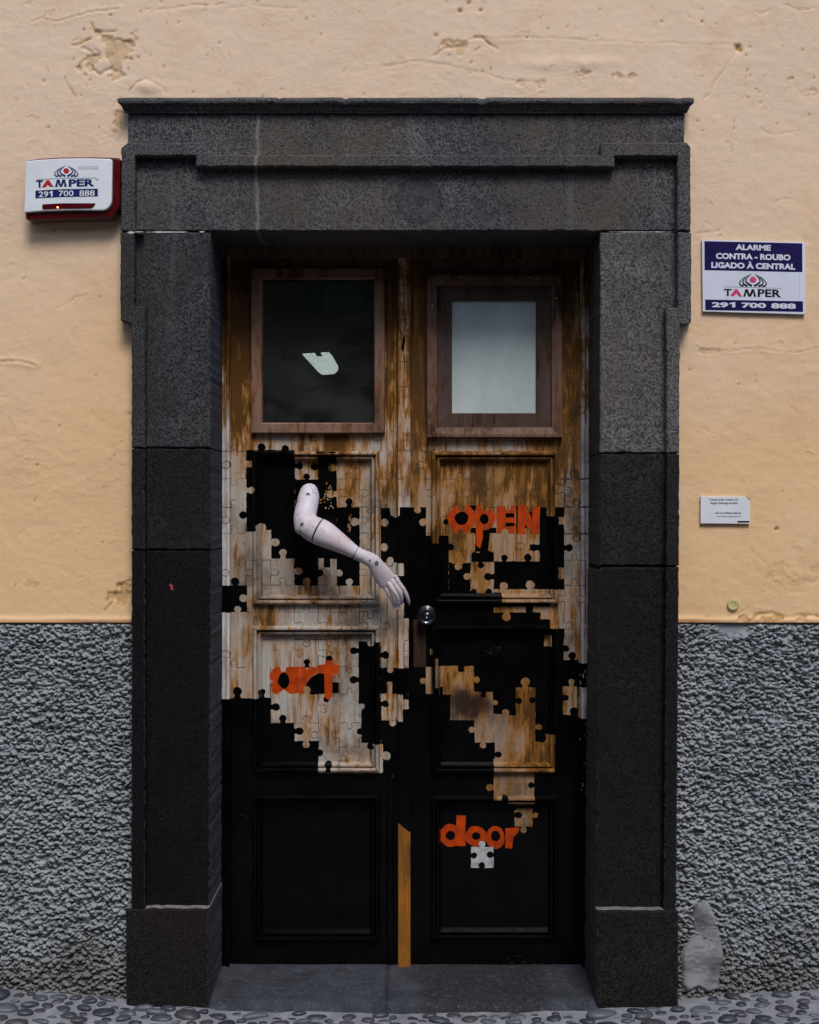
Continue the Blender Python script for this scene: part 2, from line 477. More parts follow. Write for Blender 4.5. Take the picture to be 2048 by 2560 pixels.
def place_pebbles(y0, y1, x0, x1, n, single):
    cnt = 0
    for _ in range(n):
        x, y = rng.uniform(x0, x1), rng.uniform(y0, y1)
        a = rng.choice([rng.uniform(0.022, 0.048), rng.uniform(0.014, 0.03)]); b = a * rng.uniform(0.5, 0.85); rot = rng.gauss(0, 0.35)
        if y + b > -0.078 and abs(x) < 0.95: continue
        if y + b > -0.086 and abs(x) < 0.70: continue
        if y + b > -0.012: continue
        ok = True
        for (tx, ty, ta, tb) in taken:
            if ((x - tx) / (a + ta + 0.0015)) ** 2 + ((y - ty) / (b + tb + 0.002)) ** 2 < 1.0:
                ok = False; break
        if not ok: continue
        taken.append((x, y, a, b))
        z = float(ground_z(x, y)) + rng.uniform(-0.003, 0.004)
        me = PEB[rng.randrange(8)]
        if single:
            o = bpy.data.objects.new('pebble', me); COL.objects.link(o)
            o.parent = pavement
            o.location = (x, y, z); o.rotation_euler = (rng.gauss(0, .06), rng.gauss(0, .06), rot)
            o.scale = (a, b, a * rng.uniform(0.30, 0.45))
            cnt += 1
        else:
            mt = Matrix.Translation((x, y, z)) @ Matrix.Rotation(rot, 4, 'Z') @ Matrix.Diagonal((a, b, a * 0.38, 1))
            base = len(stuff_v)
            stuff_v.extend([mt @ v.co for v in me.vertices])
            stuff_f.extend([[base + k for k in p.vertices] for p in me.polygons])
    return cnt
place_pebbles(-0.34, 0.0, -1.45, 1.45, 9000, True)
place_pebbles(-1.15, -0.345, -1.45, 1.45, 6000, False)
so = mesh_from('pebble_field', stuff_v, stuff_f, pavement, [PM[1]], True)
tag(so, None, None, None, 'stuff')

# doorstep: two slabs of grey stone with a joint left of the middle
def m_step():
    t = NT('worn_doorstep')
    c = t.mix(t.ramp(t.noise(14, 6, 0.7), 0.3, 0.7), (0.018, 0.020, 0.028), (0.050, 0.054, 0.068))
    dark = t.noise(2.2, 5, 0.65, vec=t.mapping((1, 1, 1), (3.2, 0, 0)))
    sp = t.sep()
    dd = t.math('ADD', t.math('MULTIPLY', t.math('SUBTRACT', 1.0, t.ramp(t.math('ABSOLUTE', t.math('SUBTRACT', sp[0], 0.24)), 0.1, 0.32)), 0.6), dark)
    c = t.mix(t.ramp(dd, 0.62, 0.95, 0, 0.85), c, (0.012, 0.011, 0.013))
    c = t.mix(t.ramp(t.noise(62, 5, 0.75, dist=1.5), 0.54, 0.66, 0, 0.65), c, (0.15, 0.155, 0.175))
    c = t.mix(t.ramp(t.noise(40, 4, 0.7), 0.62, 0.72, 0, 0.6), c, (0.012, 0.012, 0.016))
    t.col(c); t.rough(0.75)
    b = t.bump(t.noise(40, 6, 0.75), 0.8, 0.008)
    t.bump(t.noise(160, 4, 0.75), 0.6, 0.004, b)
    return t.m
M['step'] = m_step()
step = empty('doorstep', W(1000, 2505, 0), 'worn grey stone doorstep between the two door jambs', 'doorstep')
XJ = (966 - 1024) * S
zb, zf_ = 0.043, 0.026
def slab(x0, x1, yf):
    nx, ny = max(4, int((x1 - x0) / 0.02)), 18
    bm = bmesh.new()
    rows = []
    for j in range(ny + 1):
        v = j / ny
        y = 0.34 + (yf - 0.34) * v
        row = []
        for i in range(nx + 1):
            x = x0 + (x1 - x0) * i / nx
            z = zb + (zf_ - zb) * min(1, (0.25 - y) / 0.30 if y < 0.25 else 0)
            z += 0.006 * float(fbm(np.array([x]), np.array([y]), 9, 3, 5)[0])
            if j == ny: z -= 0.008
            row.append(bm.verts.new((x, y, z)))
        rows.append(row)
    fr = [bm.verts.new((v.co.x, yf - 0.012 + 0.010 * float(fbm(np.array([v.co.x]), np.array([0.]), 12, 2, 8)[0]), v.co.z - 0.012)) for v in rows[-1]]
    fl = [bm.verts.new((v.co.x, v.co.y - 0.004, -0.12)) for v in fr]
    rows += [fr, fl]
    for a, b in zip(rows[:-1], rows[1:]):
        for i in range(nx):
            bm.faces.new((a[i], b[i], b[i + 1], a[i + 1]))
    for k in (0, nx):
        ring = [r[k] for r in rows]
        low = [bm.verts.new((r[k].co.x, r[k].co.y, -0.12)) for r in rows[:-1]]
        for q in range(len(ring) - 2):
            bm.faces.new((ring[q], ring[q + 1], low[q + 1], low[q]))
        bm.faces.new((ring[-2], ring[-1], low[-1]))
    bmesh.ops.recalc_face_normals(bm, faces=bm.faces)
    return bm
bm_obj('slab', slab(-0.652, XJ - 0.0005, -0.062), step, [M['step']], True)
bm_obj('slab', slab(XJ + 0.0005, 0.624, -0.062), step, [M['step']], True)

# ------------------------------------------------------------------ house wall
wall = empty('house_wall', (0, 0, 0), 'peach plastered house wall with a grey roughcast band along its foot', 'wall')
zt = lambda py: ZC - (py - 1280) * S
xw = lambda px: (px - 1024) * S
Z_DADO = zt(1556)

def seg_dist(PX, PY, pts):
    d = np.full(PX.shape, 1e9); 
    for (ax, ay), (bx, by) in zip(pts[:-1], pts[1:]):
        vx, vy = bx - ax, by - ay
        L = vx * vx + vy * vy + 1e-9
        t = np.clip(((PX - ax) * vx + (PY - ay) * vy) / L, 0, 1)
        d = np.minimum(d, np.hypot(PX - ax - t * vx, PY - ay - t * vy))
    return d

STEP = 0.0048
fx = np.arange(xw(-40), xw(2090), STEP)
fz = np.arange(Z_DADO, zt(-40), STEP)
xs = np.concatenate([[-7, -4, -2.4], fx, [2.4, 4, 7]])
zs = np.concatenate([fz, [3.6, 4.5, 6.5]])
Xg, Zg = np.meshgrid(xs, zs)
PXg = Xg / S + 1024; PYg = 1280 - (Zg - ZC) / S
Hh = 0.012 * fbm(Xg, Zg, 1.7, 3, 21) + 0.0036 * fbm(Xg, Zg * 1.3, 6, 4, 5) + 0.0018 * fbm(Xg, Zg * 1.4, 34, 3, 8)
# trowel ridges
rid = fbm(Xg, Zg * 2.2, 9, 4, 33)
Hh += 0.0014 * np.exp(-(rid / 0.018) ** 2) * np.clip(fbm(Xg, Zg, 2.1, 2, 44) * 4, 0, 1)
chip = np.zeros_like(Hh)
wob = 14 * fbm(Xg, Zg, 22, 3, 71); wob2 = 14 * fbm(Xg, Zg, 22, 3, 72)
PXw, PYw = PXg + wob, PYg + wob2
def crack(pts, w=1.6, depth=0.004, col=0.35, lip=0.0):
    global Hh, chip
    d = seg_dist(PXw, PYw, pts)
    g = np.exp(-(d / w) ** 2)
    depth *= .7; col = min(1, col * 1.3)
    Hh -= depth * g
    if lip: Hh += lip * np.exp(-((d - 3 * w) / (3 * w)) ** 2)
    chip = np.maximum(chip, col * g * np.clip(0.55 + 3 * fbm(Xg, Zg, 30, 2, 90), 0, 1))
def blot(cx, cy, rx, ry, depth=0.006, thr=0.08, col=0.9, sc=26, seed=1):
    """broken plaster: flakes lost inside an ellipse"""
    global Hh, chip
    e = 1 - np.hypot((PXg - cx) / rx, (PYg - cy) / ry)
    n = fbm(Xg, Zg * 1.3, sc, 4, seed) * 2.2 + np.clip(e, -1, 1) * 0.55
    m = np.clip((n - 0.22 - thr) / 0.10, 0, 1) * (e > 0)
    Hh -= depth * .65 * m
    ed = m * (1 - m) * 4
    chip = np.maximum(chip, col * np.maximum(ed, 0.45 * m))
    Hh += 0.0035 * np.clip(e, 0, 1) * fbm(Xg, Zg, 40, 3, seed + 5) * 2
def hole(cx, cy, r, depth=0.006, col=0.9):
    global Hh, chip
    d = np.hypot((PXg - cx), (PYg - cy)) / r
    g = np.exp(-d ** 4); Hh -= depth * g; chip = np.maximum(chip, col * g)
def mound(cx, cy, rx, ry, h):
    global Hh
    e = np.clip(1 - ((PXg - cx) / rx) ** 2 - ((PYg - cy) / ry) ** 2, 0, 1)
    Hh += h * e * e * (0.7 + 1.2 * fbm(Xg, Zg, 18, 3, 77))
blot(265, 130, 88, 74, 0.007, 0.02, 0.85, 22, 3)
crack([(180, 113), (205, 108), (228, 95)], 2.2, .006, .8)
crack([(228, 60), (236, 78), (265, 82), (292, 76)], 2.4, .007, .9)
crack([(205, 122), (232, 138), (246, 132), (238, 124)], 3.0, .007, .8)
crack([(220, 158), (238, 178), (252, 186), (268, 174), (290, 180)], 3.0, .008, .95)
crack([(318, 105), (332, 118), (340, 80)], 2.2, .006, .6)
crack([(160, 200), (172, 220), (186, 240)], 1.8, .005, .8)
crack([(80, 52), (110, 45), (140, 55), (180, 45), (240, 32), (300, 25)], 1.5, .004, .3, .001)
crack([(362, 28), (395, 22), (470, 15), (560, 10)], 1.5, .004, .35)
crack([(560, 25), (640, 15), (740, 22)], 1.6, .003, .2)
mound(372, 218, 52, 26, 0.007)
crack([(322, 232), (338, 205), (370, 196), (398, 212), (416, 232)], 2.2, .004, .6)
blot(298, 305, 20, 62, .005, .08, .9, 36, 14)
crack([(290, 254), (300, 250), (313, 252)], 3, .006, .9)
blot(1140, 118, 50, 22, .005, .05, .9, 30, 17); crack([(1085, 140), (1110, 122), (1160, 110)], 2.2, .006, .9)
crack([(1190, 92), (1212, 98), (1225, 112), (1243, 126)], 2.6, .007, 1); crack([(1185, 130), (1197, 122)], 2.4, .005, .9)
hole(1150, 27, 6); hole(1201, 26, 4); hole(1090, 88, 6, .004, .7); hole(1172, 6, 5)
crack([(1170, 96), (1300, 92), (1450, 100), (1600, 106), (1780, 108), (1838, 112)], 1.6, .0018, .15, .0006)
hole(1845, 118, 8, .008, 1); hole(1852, 126, 5, .006, .9)
crack([(1842, 122), (1820, 160), (1795, 195), (1770, 232), (1752, 245)], 1.8, .004, .45)
crack([(1870, 170), (1860, 230), (1840, 290), (1828, 340), (1826, 420)], 1.1, .003, .35)
crack([(1888, 30), (1900, 38), (1930, 25)], 1.6, .004, .5); crack([(1960, 14), (1985, 24), (2040, 20)], 1.5, .004, .3)
blot(1440, 182, 40, 10, .004, .0, .7, 30, 22); blot(1560, 190, 34, 10, .004, .0, .8, 30, 23); blot(1325, 205, 40, 14, .004, .03, .5, 28, 29)
mound(1440, 160, 190, 26, .005); crack([(960, 165), (1050, 150), (1180, 175), (1300, 205)], 2, .003, .15)
crack([(1900, 325), (1935, 332), (2000, 330)], 1.5, .003, .3); blot(2010, 232, 36, 16, .004, .03, .4, 30, 24); blot(1975, 195, 16, 5, .004, 0, .8, 40, 26)
crack([(1930, 510), (1945, 498), (1990, 500)], 1.4, .003, .25); crack([(1755, 575), (1765, 555), (1800, 580), (1820, 560)], 1.2, .003, .3)
crack([(1735, 586), (1770, 583), (1800, 580)], 1.6, .004, .5)
crack([(1740, 868), (1790, 880), (1830, 876), (1900, 872), (1980, 880), (2048, 872)], 1.6, .0024, .22, .0008); blot(1775, 878, 30, 9, .004, .0, .6, 30, 28)
crack([(0, 905), (40, 902), (90, 912)], 1.8, .004, .5, .002); crack([(140, 770), (190, 740), (215, 735)], 1.5, .003, .25)
blot(300, 1500, 34, 46, .007, .03, 1, 30, 41); crack([(325, 1455), (300, 1465), (280, 1500), (262, 1530)], 2.5, .006, .9)
blot(310, 1462, 22, 10, .006, 0, 1, 36, 42)
blot(60, 1462, 40, 10, .003, 0, .6, 34, 46)
blot(1935, 1546, 110, 12, .006, -.06, 1, 26, 51); crack([(1872, 1552), (1890, 1536), (1930, 1530), (1960, 1540), (2048, 1543)], 3, .007, 1)
crack([(1760, 1540), (1830, 1545), (1870, 1520)], 1.6, .003, .4)
crack([(1880, 1380), (1930, 1420), (1900, 1490)], 1.5, .003, .15); blot(1990, 1440, 80, 50, .0022, .06, .25, 36, 55)
hole(1942, 1323, 4, .01, 1)
for k in range(260):
    hole(nr.uniform(0, 2048), nr.choice([nr.uniform(0, 330), nr.uniform(200, 1500)]), nr.uniform(1.4, 3.6), nr.uniform(.002, .006), nr.uniform(.3, .9))
for k in range(34):
    cx, cy = nr.choice([nr.uniform(0, 300), nr.uniform(1720, 2048), nr.uniform(0, 2048)]), nr.uniform(0, 1540)
    a = nr.normal(0, .5); L = nr.uniform(4, 15)
    pts = [(cx, cy), (cx + L * math.cos(a), cy + L * math.sin(a)), (cx + 1.8 * L * math.cos(a + .4), cy + 1.8 * L * math.sin(a + .4))]
    m0 = (abs(PXg - cx) < 80) & (abs(PYg - cy) < 60)
    r = np.where(m0.any(1))[0]; c = np.where(m0.any(0))[0]
    if len(r) and len(c):
        sl_ = (slice(r[0], r[-1] + 1), slice(c[0], c[-1] + 1))
        d = seg_dist(PXw[sl_], PYw[sl_], pts); g = np.exp(-(d / nr.uniform(1.2, 2.2)) ** 2)
        Hh[sl_] += nr.choice([-1, 1]) * nr.uniform(.001, .0028) * g
        chip[sl_] = np.maximum(chip[sl_], nr.uniform(0, .45) * g)
# rounded lip at the lower edge of the plaster coat
lipd = (1556 - PYg)
edge_wob = 5 * fbm(Xg, Zg * 0, 9, 3, 61)
Hh += 0.006 * np.exp(-((lipd - 7 + edge_wob) / 7) ** 2)
Zmod = Zg + np.where(lipd < 6, (0.006 * fbm(Xg, Xg * 0, 12, 3, 62)), 0)

def keep_wall(cx, cz):
    px = cx / S + 1024; py = 1280 - (cz - ZC) / S
    inside = (((px > 332) & (px < 1700) & (py > 268)) & ~((py > 812) & ((px < 344) | (px > 1686)))) 
    return ~inside
grid_mesh('plaster', xs, zs, lambda X, Z: np.stack([X, -Hh, Zmod], -1), wall, [M['plaster']], True, keep_wall, {'chip': chip})
# underside of the plaster coat
mesh_from('plaster_edge', [(-7, -0.012, Z_DADO + 0.001), (xw(345), -0.006, Z_DADO + .001), (xw(345), 0.05, Z_DADO + .001), (-7, 0.05, Z_DADO + .001),
                           (xw(1680), -0.006, Z_DADO + .001), (7, -0.012, Z_DADO + .001), (7, 0.05, Z_DADO + .001), (xw(1680), 0.05, Z_DADO + .001)],
          [[0, 1, 2, 3], [4, 5, 6, 7]], wall, [M['plaster']])

def roughcast(x0, x1, far, side, seed):
    r = np.random.RandomState(seed)
    st = 0.0026
    xs = np.arange(x0, x1 + st, st); zs = np.arange(-0.06, Z_DADO + 0.004, st)
    X, Z = np.meshgrid(xs, zs)
    H = np.zeros_like(X)
    n = int((x1 - x0) * 1.3 / (0.0080 ** 2))
    for _ in range(n):
        cx, cz = r.uniform(x0, x1), r.uniform(-0.06, Z_DADO)
        a = r.uniform(0.0042, 0.0112); b = a * r.uniform(0.38, 0.72); rot = r.normal(0.0, 0.45)
        h = r.uniform(0.003, 0.026) * (0.6 + 0.6 * a / 0.0125)
        i0, i1 = int((cx - a - x0) / st), int((cx + a - x0) / st) + 2
        j0, j1 = int((cz - a + 0.06) / st), int((cz + a + 0.06) / st) + 2
        i0, j0 = max(i0, 0), max(j0, 0)
        xx = X[j0:j1, i0:i1] - cx; zz = Z[j0:j1, i0:i1] - cz
        if xx.size == 0: continue
        u = (xx * math.cos(rot) + zz * math.sin(rot)) / a; v = (-xx * math.sin(rot) + zz * math.cos(rot)) / b
        e = np.clip(1 - u * u - v * v, 0, 1)
        # dollops hang: fuller below
        H[j0:j1, i0:i1] = np.maximum(H[j0:j1, i0:i1], h * e ** 0.42 * (1 + 0.25 * v))
    rg = 1 - np.abs(fbm(X, Z * 1.7, 62, 4, seed + 7, .6)) * 4.2
    H = H + 0.013 * np.clip(rg, 0, 1) ** 1.5 * (1 - np.clip(H / .03, 0, 1) * .6) + 0.005 * fbm(X, Z, 170, 3, seed, .7) + 0.012 * fbm(X, Z, 5, 3, seed + 2)
    # smooth trowelled rim below the plaster coat
    rim = np.clip((Z - (Z_DADO - 0.012) + 0.01 * fbm(X, X * 0, 14, 3, seed)) / 0.012, 0, 1)
    H = H * (1 - rim) + 0.004 * rim
    if side > 0:   # blurred trowelled spot below the wall plug
        e = np.clip(1.6 - 1.6 * np.hypot((X - xw(1830)) / (70 * S), (Z - zt(1572)) / (28 * S)), 0, 1)
        H = H * (1 - e) + 0.006 * e
    o = grid_mesh('roughcast', xs, zs, lambda A, B: np.stack([A, -H + 0.014, B], -1), wall, [M['rough']], True)
    a, b = (far, x0) if side < 0 else (x1, far)
    mesh_from('roughcast', [(a, 0, -.06), (b, 0, -.06), (b, 0, Z_DADO), (a, 0, Z_DADO)], [[0, 1, 2, 3]], wall, [M['rough']])
roughcast(xw(-70), xw(345), -7, -1, 5)
roughcast(xw(1680), xw(2120), 7, 1, 6)

# cement patch beside the right jamb base
PP = [(1738, 2252), (1768, 2250), (1778, 2272), (1788, 2285), (1796, 2315), (1803, 2330), (1806, 2372), (1808, 2400), (1800, 2440), (1797, 2470), (1770, 2480),
      (1745, 2466), (1715, 2478), (1702, 2460), (1700, 2395), (1704, 2372), (1718, 2345), (1730, 2325), (1726, 2290), (1733, 2270)]
def in_poly(px, py, poly):
    c = np.zeros(np.shape(px), bool); n = len(poly)
    for i in range(n):
        x1, y1 = poly[i]; x2, y2 = poly[(i + 1) % n]
        if y1 == y2: continue
        cond = ((y1 > py) != (y2 > py)) & (px < (x2 - x1) * (py - y1) / (y2 - y1) + x1)
        c ^= cond
    return c
def m_cement():
    t = NT('smooth_cement')
    c = t.mix(t.ramp(t.noise(9, 5, 0.6), 0.35, 0.65), (0.085, 0.085, 0.09), (0.22, 0.225, 0.235))
    c = t.mix(t.ramp(t.noise(30, 4, 0.7), 0.62, 0.72, 0, 0.7), c, (0.07, 0.07, 0.07))
    t.col(c); t.rough(0.8); t.bump(t.noise(60, 4, 0.6), 0.3, 0.004)
    return t.m
M['cement'] = m_cement()
px_ = np.arange(1692, 1816, 2.0); py_ = np.arange(2244, 2488, 2.0)
A, B = np.meshgrid(px_, py_)
dist = seg_dist(A, B, PP + [PP[0]]); inside = in_poly(A + 12 * fbm(A, B, .13, 3, 3), B + 12 * fbm(A, B, .13, 3, 4), PP)
Hp = 0.003 + 0.016 * np.clip(dist / 9, 0, 1) ** 0.6 + 0.006 * fbm(A, B * 2, .035, 3, 12) + 0.004 * np.sin(B / 17.0)
grid_mesh('mortar_patch', px_, py_, lambda a, b: np.stack([xw(a), -Hp, zt(b)], -1), wall, [M['cement']], True,
          lambda cx, cy: in_poly(cx + 12 * fbm(cx, cy, .13, 3, 3), cy + 12 * fbm(cx, cy, .13, 3, 4), PP))

def lathe(name, prof, cx, cz, y, parent, mats, seg=32, smooth=True):
    """profile (radius, forward offset) round an axis that points at the street"""
    v, f = [], []
    for r, d in prof:
        for i in range(seg):
            a = 2 * math.pi * i / seg
            v.append((cx + r * math.cos(a), y - d, cz + r * math.sin(a)))
    for j in range(len(prof) - 1):
        for i in range(seg):
            a, b = j * seg + i, j * seg + (i + 1) % seg
            f.append([a, b, b + seg, a + seg])
    f.append([i for i in range(seg)][::-1]); f.append([(len(prof) - 1) * seg + i for i in range(seg)])
    return mesh_from(name, v, f, parent, mats, smooth)
M['plug'] = simple('yellowed_filler', (0.50, 0.40, 0.19), 0.8, 0, .3, 60, bump=.4)
p = W(1832, 1512); lathe('wall_plug', [(0.019, -0.01), (0.019, 0.006), (0.017, 0.0085), (0.008, 0.0085), (0.0065, 0.006), (0.004, 0.008)], p.x, p.z, -0.001, wall, [M['plug']], 20)

# ------------------------------------------------------------------ stone doorway
surround = empty('stone_doorway', (0, 0, 0), 'dark basalt door surround with stepped lintel and cornice', 'doorway')
def jitter_poly(poly, step, amp, seed):
    out = []
    r = random.Random(seed)
    n = len(poly)
    for i in range(n):
        a, b = Vector(poly[i]), Vector(poly[(i + 1) % n])
        L = (b - a).length; k = max(1, int(L / step))
        nrm = Vector((-(b - a).y, (b - a).x)).normalized()
        for j in range(k):
            q = a + (b - a) * (j / k)
            if 0 < j:
                e = r.gauss(0, amp)
                if r.random() < 0.05: e += r.choice([-1, 1]) * amp * 2.2
                q = q + nrm * e
            out.append((q.x, q.y))
    return out
def prism_bm(bm, poly_px, yf, yb, bev=0.004, jit=0.5, seed=0):
    """front outline in photo pixels on plane yf, extruded straight back to yb"""
    poly = jitter_poly(poly_px, 11, jit, seed)
    tri = delaunay_2d_cdt([Vector(p) for p in poly], [], [list(range(len(poly)))], 1, 1e-4)
    fv = [bm.verts.new(W(v[0], v[1], yf)) for v in tri[0]]
    ff = []
    for f in tri[2]:
        try: ff.append(bm.faces.new([fv[i] for i in f]))
        except ValueError: pass
    be = [e for f in ff for e in f.edges if len(e.link_faces) == 1]
    be = list(set(be))
    nrmap = {}
    for e in be:
        f = e.link_faces[0]
        d = (e.verts[1].co - e.verts[0].co); d.y = 0
        fc = f.calc_center_median()
        n = Vector((-d.z, 0, d.x)).normalized()
        if n.dot(fc - e.verts[0].co) < 0: n = -n
        for v in e.verts: nrmap.setdefault(v, []).append(n)
    # bevelled rim, then sides
    ret = bmesh.ops.extrude_edge_only(bm, edges=be)
    nv = [g for g in ret['geom'] if isinstance(g, bmesh.types.BMVert)]
    cen = sum((v.co for v in fv), Vector()) / len(fv)
    ne = [g for g in ret['geom'] if isinstance(g, bmesh.types.BMEdge)]
    for v in nv: v.co.y += bev
    for v, ns in nrmap.items():
        m = sum(ns, Vector())
        if m.length > 1e-6: v.co += m.normalized() * bev
    ret2 = bmesh.ops.extrude_edge_only(bm, edges=ne)
    for g in ret2['geom']:
        if isinstance(g, bmesh.types.BMVert): g.co.y = yb
    return bm
def block(parts, mat, bev=0.004, seed=0, label=None):
    bm = bmesh.new()
    for k, (poly, yf, yb) in enumerate(parts):
        prism_bm(bm, poly, yf, yb, bev, 0.62, seed * 10 + k)
    bmesh.ops.recalc_face_normals(bm, faces=bm.faces)
    o = bm_obj('stone_block', bm, surround, [mat, M['revealL'], M['revealR'], M['worn'], M['ledge']])  # M['worn'] paints the highlight along the worn edges
    for p_ in o.data.polygons:
        if abs(p_.normal.x) > .9 and p_.center.y > 0.0:
            if -0.70 < p_.center.x < -0.60: p_.material_index = 1
            elif 0.58 < p_.center.x < 0.66: p_.material_index = 2
        elif mat.name in ('basalt_darkest', 'basalt_left_dark', 'basalt_right_darkest', 'basalt_rusty', 'basalt_right_dark'):
            if p_.normal.z > .8 and p_.center.z < .5: p_.material_index = 4
            elif .3 < abs(p_.normal.y) < .95 and abs(p_.normal.x) > .3 and rng.random() < .8: p_.material_index = 3
    return o
FY, BY, YB = -0.030, -0.066, 0.34
# frieze
block([([(320, 272), (1711, 272), (1711, 372), (320, 372)], FY + .001, .12)], M['stone_lintel'], .004, 1)
# lintel: field and the stepped raised band
lf = [(318, 366), (1713, 366), (1726, 376), (1727, 577), (303, 577), (304, 376)]
lb = [(320, 356), (502, 356), (506, 362), (520, 368), (528, 387), (1503, 387), (1503, 356), (1718, 356), (1727, 367), (1727.5, 577), (1694, 577), (1694, 390), (1537, 390), (1537, 417),
      (489, 416), (489, 389), (337, 389), (337, 577), (302.5, 577), (303, 369)]
block([(lf, FY, YB), (lb, BY, FY + .02)], M['stone_lintel'], .004, 2)
# left jamb
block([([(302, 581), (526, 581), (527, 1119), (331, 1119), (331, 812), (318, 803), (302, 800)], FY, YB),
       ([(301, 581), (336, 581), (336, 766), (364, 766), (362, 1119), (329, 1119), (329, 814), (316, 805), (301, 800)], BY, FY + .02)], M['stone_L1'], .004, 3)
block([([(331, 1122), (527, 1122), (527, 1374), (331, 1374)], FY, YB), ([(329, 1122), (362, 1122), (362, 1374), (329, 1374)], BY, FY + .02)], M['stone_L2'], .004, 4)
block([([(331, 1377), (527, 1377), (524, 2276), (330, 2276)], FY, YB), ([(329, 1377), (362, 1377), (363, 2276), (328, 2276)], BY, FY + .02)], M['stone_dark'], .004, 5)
block([([(313, 2272), (522, 2272), (521, 2545), (316, 2545)], BY - .004, YB), ], M['stone_brown'], .006, 6)
# right jamb
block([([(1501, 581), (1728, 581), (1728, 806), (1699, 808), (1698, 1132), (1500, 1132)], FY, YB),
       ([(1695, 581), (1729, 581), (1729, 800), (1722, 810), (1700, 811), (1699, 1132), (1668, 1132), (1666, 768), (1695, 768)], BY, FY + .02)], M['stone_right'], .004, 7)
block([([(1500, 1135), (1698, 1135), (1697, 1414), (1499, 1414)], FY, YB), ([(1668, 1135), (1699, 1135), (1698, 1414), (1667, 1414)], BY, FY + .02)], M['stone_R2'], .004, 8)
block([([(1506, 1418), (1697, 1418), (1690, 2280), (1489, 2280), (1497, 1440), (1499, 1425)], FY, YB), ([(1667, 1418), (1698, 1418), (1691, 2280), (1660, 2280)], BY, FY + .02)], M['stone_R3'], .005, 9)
block([([(1493, 2276), (1696, 2276), (1697, 2545), (1492, 2545)], BY - .004, YB)], M['stone_brown'], .006, 10)
# cornice: fillet, rounded nose, cove, with mitred returns
def cornice():
    prof = [(0.03, 243.0, 0), (-0.058, 244.5, 12), (-0.066, 247, 14), (-0.068, 252, 14), (-0.066, 257, 13), (-0.061, 260.5, 11), (-0.056, 263, 8.5), (-0.051, 267, 6), (-0.047, 272, 4.5), (-0.044, 276, 3), (-0.041, 276.6, 2), (-0.040, 282, 1.6), (-0.029, 283, 0), (0.03, 284, 0)]
    v, f = [], []
    n = 160
    for (y, py, side) in prof:
        k = S
        x0, x1 = xw(319 - side), xw(1711 + side)
        for i in range(n + 1):
            u = i / n
            x = x0 + (x1 - x0) * u
            nz = 0.0035 * float(fbm(np.array([x]), np.array([py * .01]), 16, 3, 4)[0])
            # small chips in the nose
            ch = 0.0
            for cx, cw in ((865, 6), (1205, 9), (1690, 7), (1590, 5), (700, 4)):
                ch += 0.006 * math.exp(-((x / S + 1024 - cx) / cw) ** 2) if py < 262 else 0
            v.append((x, y + nz + ch, zt(py * (D + y) / D + 1280 * (1 - (D + y) / D)) + nz - ch * 0.7))
    for j in range(len(prof) - 1):
        for i in range(n):
            a = j * (n + 1) + i
            f.append([a, a + n + 1, a + n + 2, a + 1])
    m = len(prof)
    f.append([j * (n + 1) for j in range(m)][::-1]); f.append([j * (n + 1) + n for j in range(m)])
    return mesh_from('cornice', v, f, surround, [M['stone']])
cornice()
# lime mortar left in the joints
M['lime'] = simple('lime_mortar', (0.48, 0.47, 0.45), 0.9, 0, .25, 80, bump=.5)
def mortar(x0, x1, py, y, th=2.2, seed=0):
    r = random.Random(seed)
    pts_t, pts_b = [], []
    n = max(3, int((x1 - x0) / 6))
    for i in range(n + 1):
        x = x0 + (x1 - x0) * i / n
        h = th * r.uniform(0.35, 1.0) * min(1, 3 * min(i, n - i) / n + .15)
        pts_t.append((x, py - h)); pts_b.append((x, py + h))
    v, f = [], []
    for (a, b) in zip(pts_t, pts_b):
        for q, yy in ((a, y), (b, y), (b, y + .03), (a, y + .03)):
            v.append(W(q[0], q[1], yy))
    for i in range(n):
        for k in range(4):
            f.append([i * 4 + k, i * 4 + (k + 1) % 4, i * 4 + 4 + (k + 1) % 4, i * 4 + 4 + k])
    mesh_from('joint_mortar', v, f, surround, [M['lime']])
mortar(318, 338, 581, BY - .001, 3.5, 1); mortar(364, 470, 580, FY - .0005, 2.4, 2); mortar(498, 512, 579.5, FY - .0005, 2.6, 3)
mortar(335, 360, 579.5, BY + .001, 1.4, 5); mortar(1520, 1690, 579.5, FY + .004, 1.4, 6)
# joint fillers so no light leaks between blocks
for (x0, x1, py) in ((306, 520, 579), (335, 520, 1120.5), (335, 520, 1375.5), (1505, 1722, 579), (1505, 1690, 1133.5), (1505, 1690, 1416)):
    a, b = W(x0, py - 6, FY + .012), W(x1, py + 6, FY + .012)
    v = [(a.x, a.y, a.z), (b.x, a.y, a.z), (b.x, a.y, b.z), (a.x, a.y, b.z), (a.x, .33, a.z), (b.x, .33, a.z), (b.x, .33, b.z), (a.x, .33, b.z)]
    mesh_from('joint_mortar', v, [[0, 1, 2, 3], [0, 4, 5, 1], [3, 2, 6, 7], [1, 5, 6, 2], [0, 3, 7, 4]], surround, [M['stone_dark']])
# little splash of red paint on the left jamb
M['redsplash'] = simple('red_paint_splash', (0.33, 0.045, 0.05), 0.6)
sp_ = [(423, 1462), (428, 1458), (430, 1464), (434, 1462), (432, 1468), (435, 1475), (430, 1473), (426, 1476), (427, 1469)]
bm = bmesh.new(); bm.faces.new([bm.verts.new(W(x, y, FY - .0016)) for x, y in sp_])
bm_obj('paint_splash', bm, surround, [M['redsplash']])

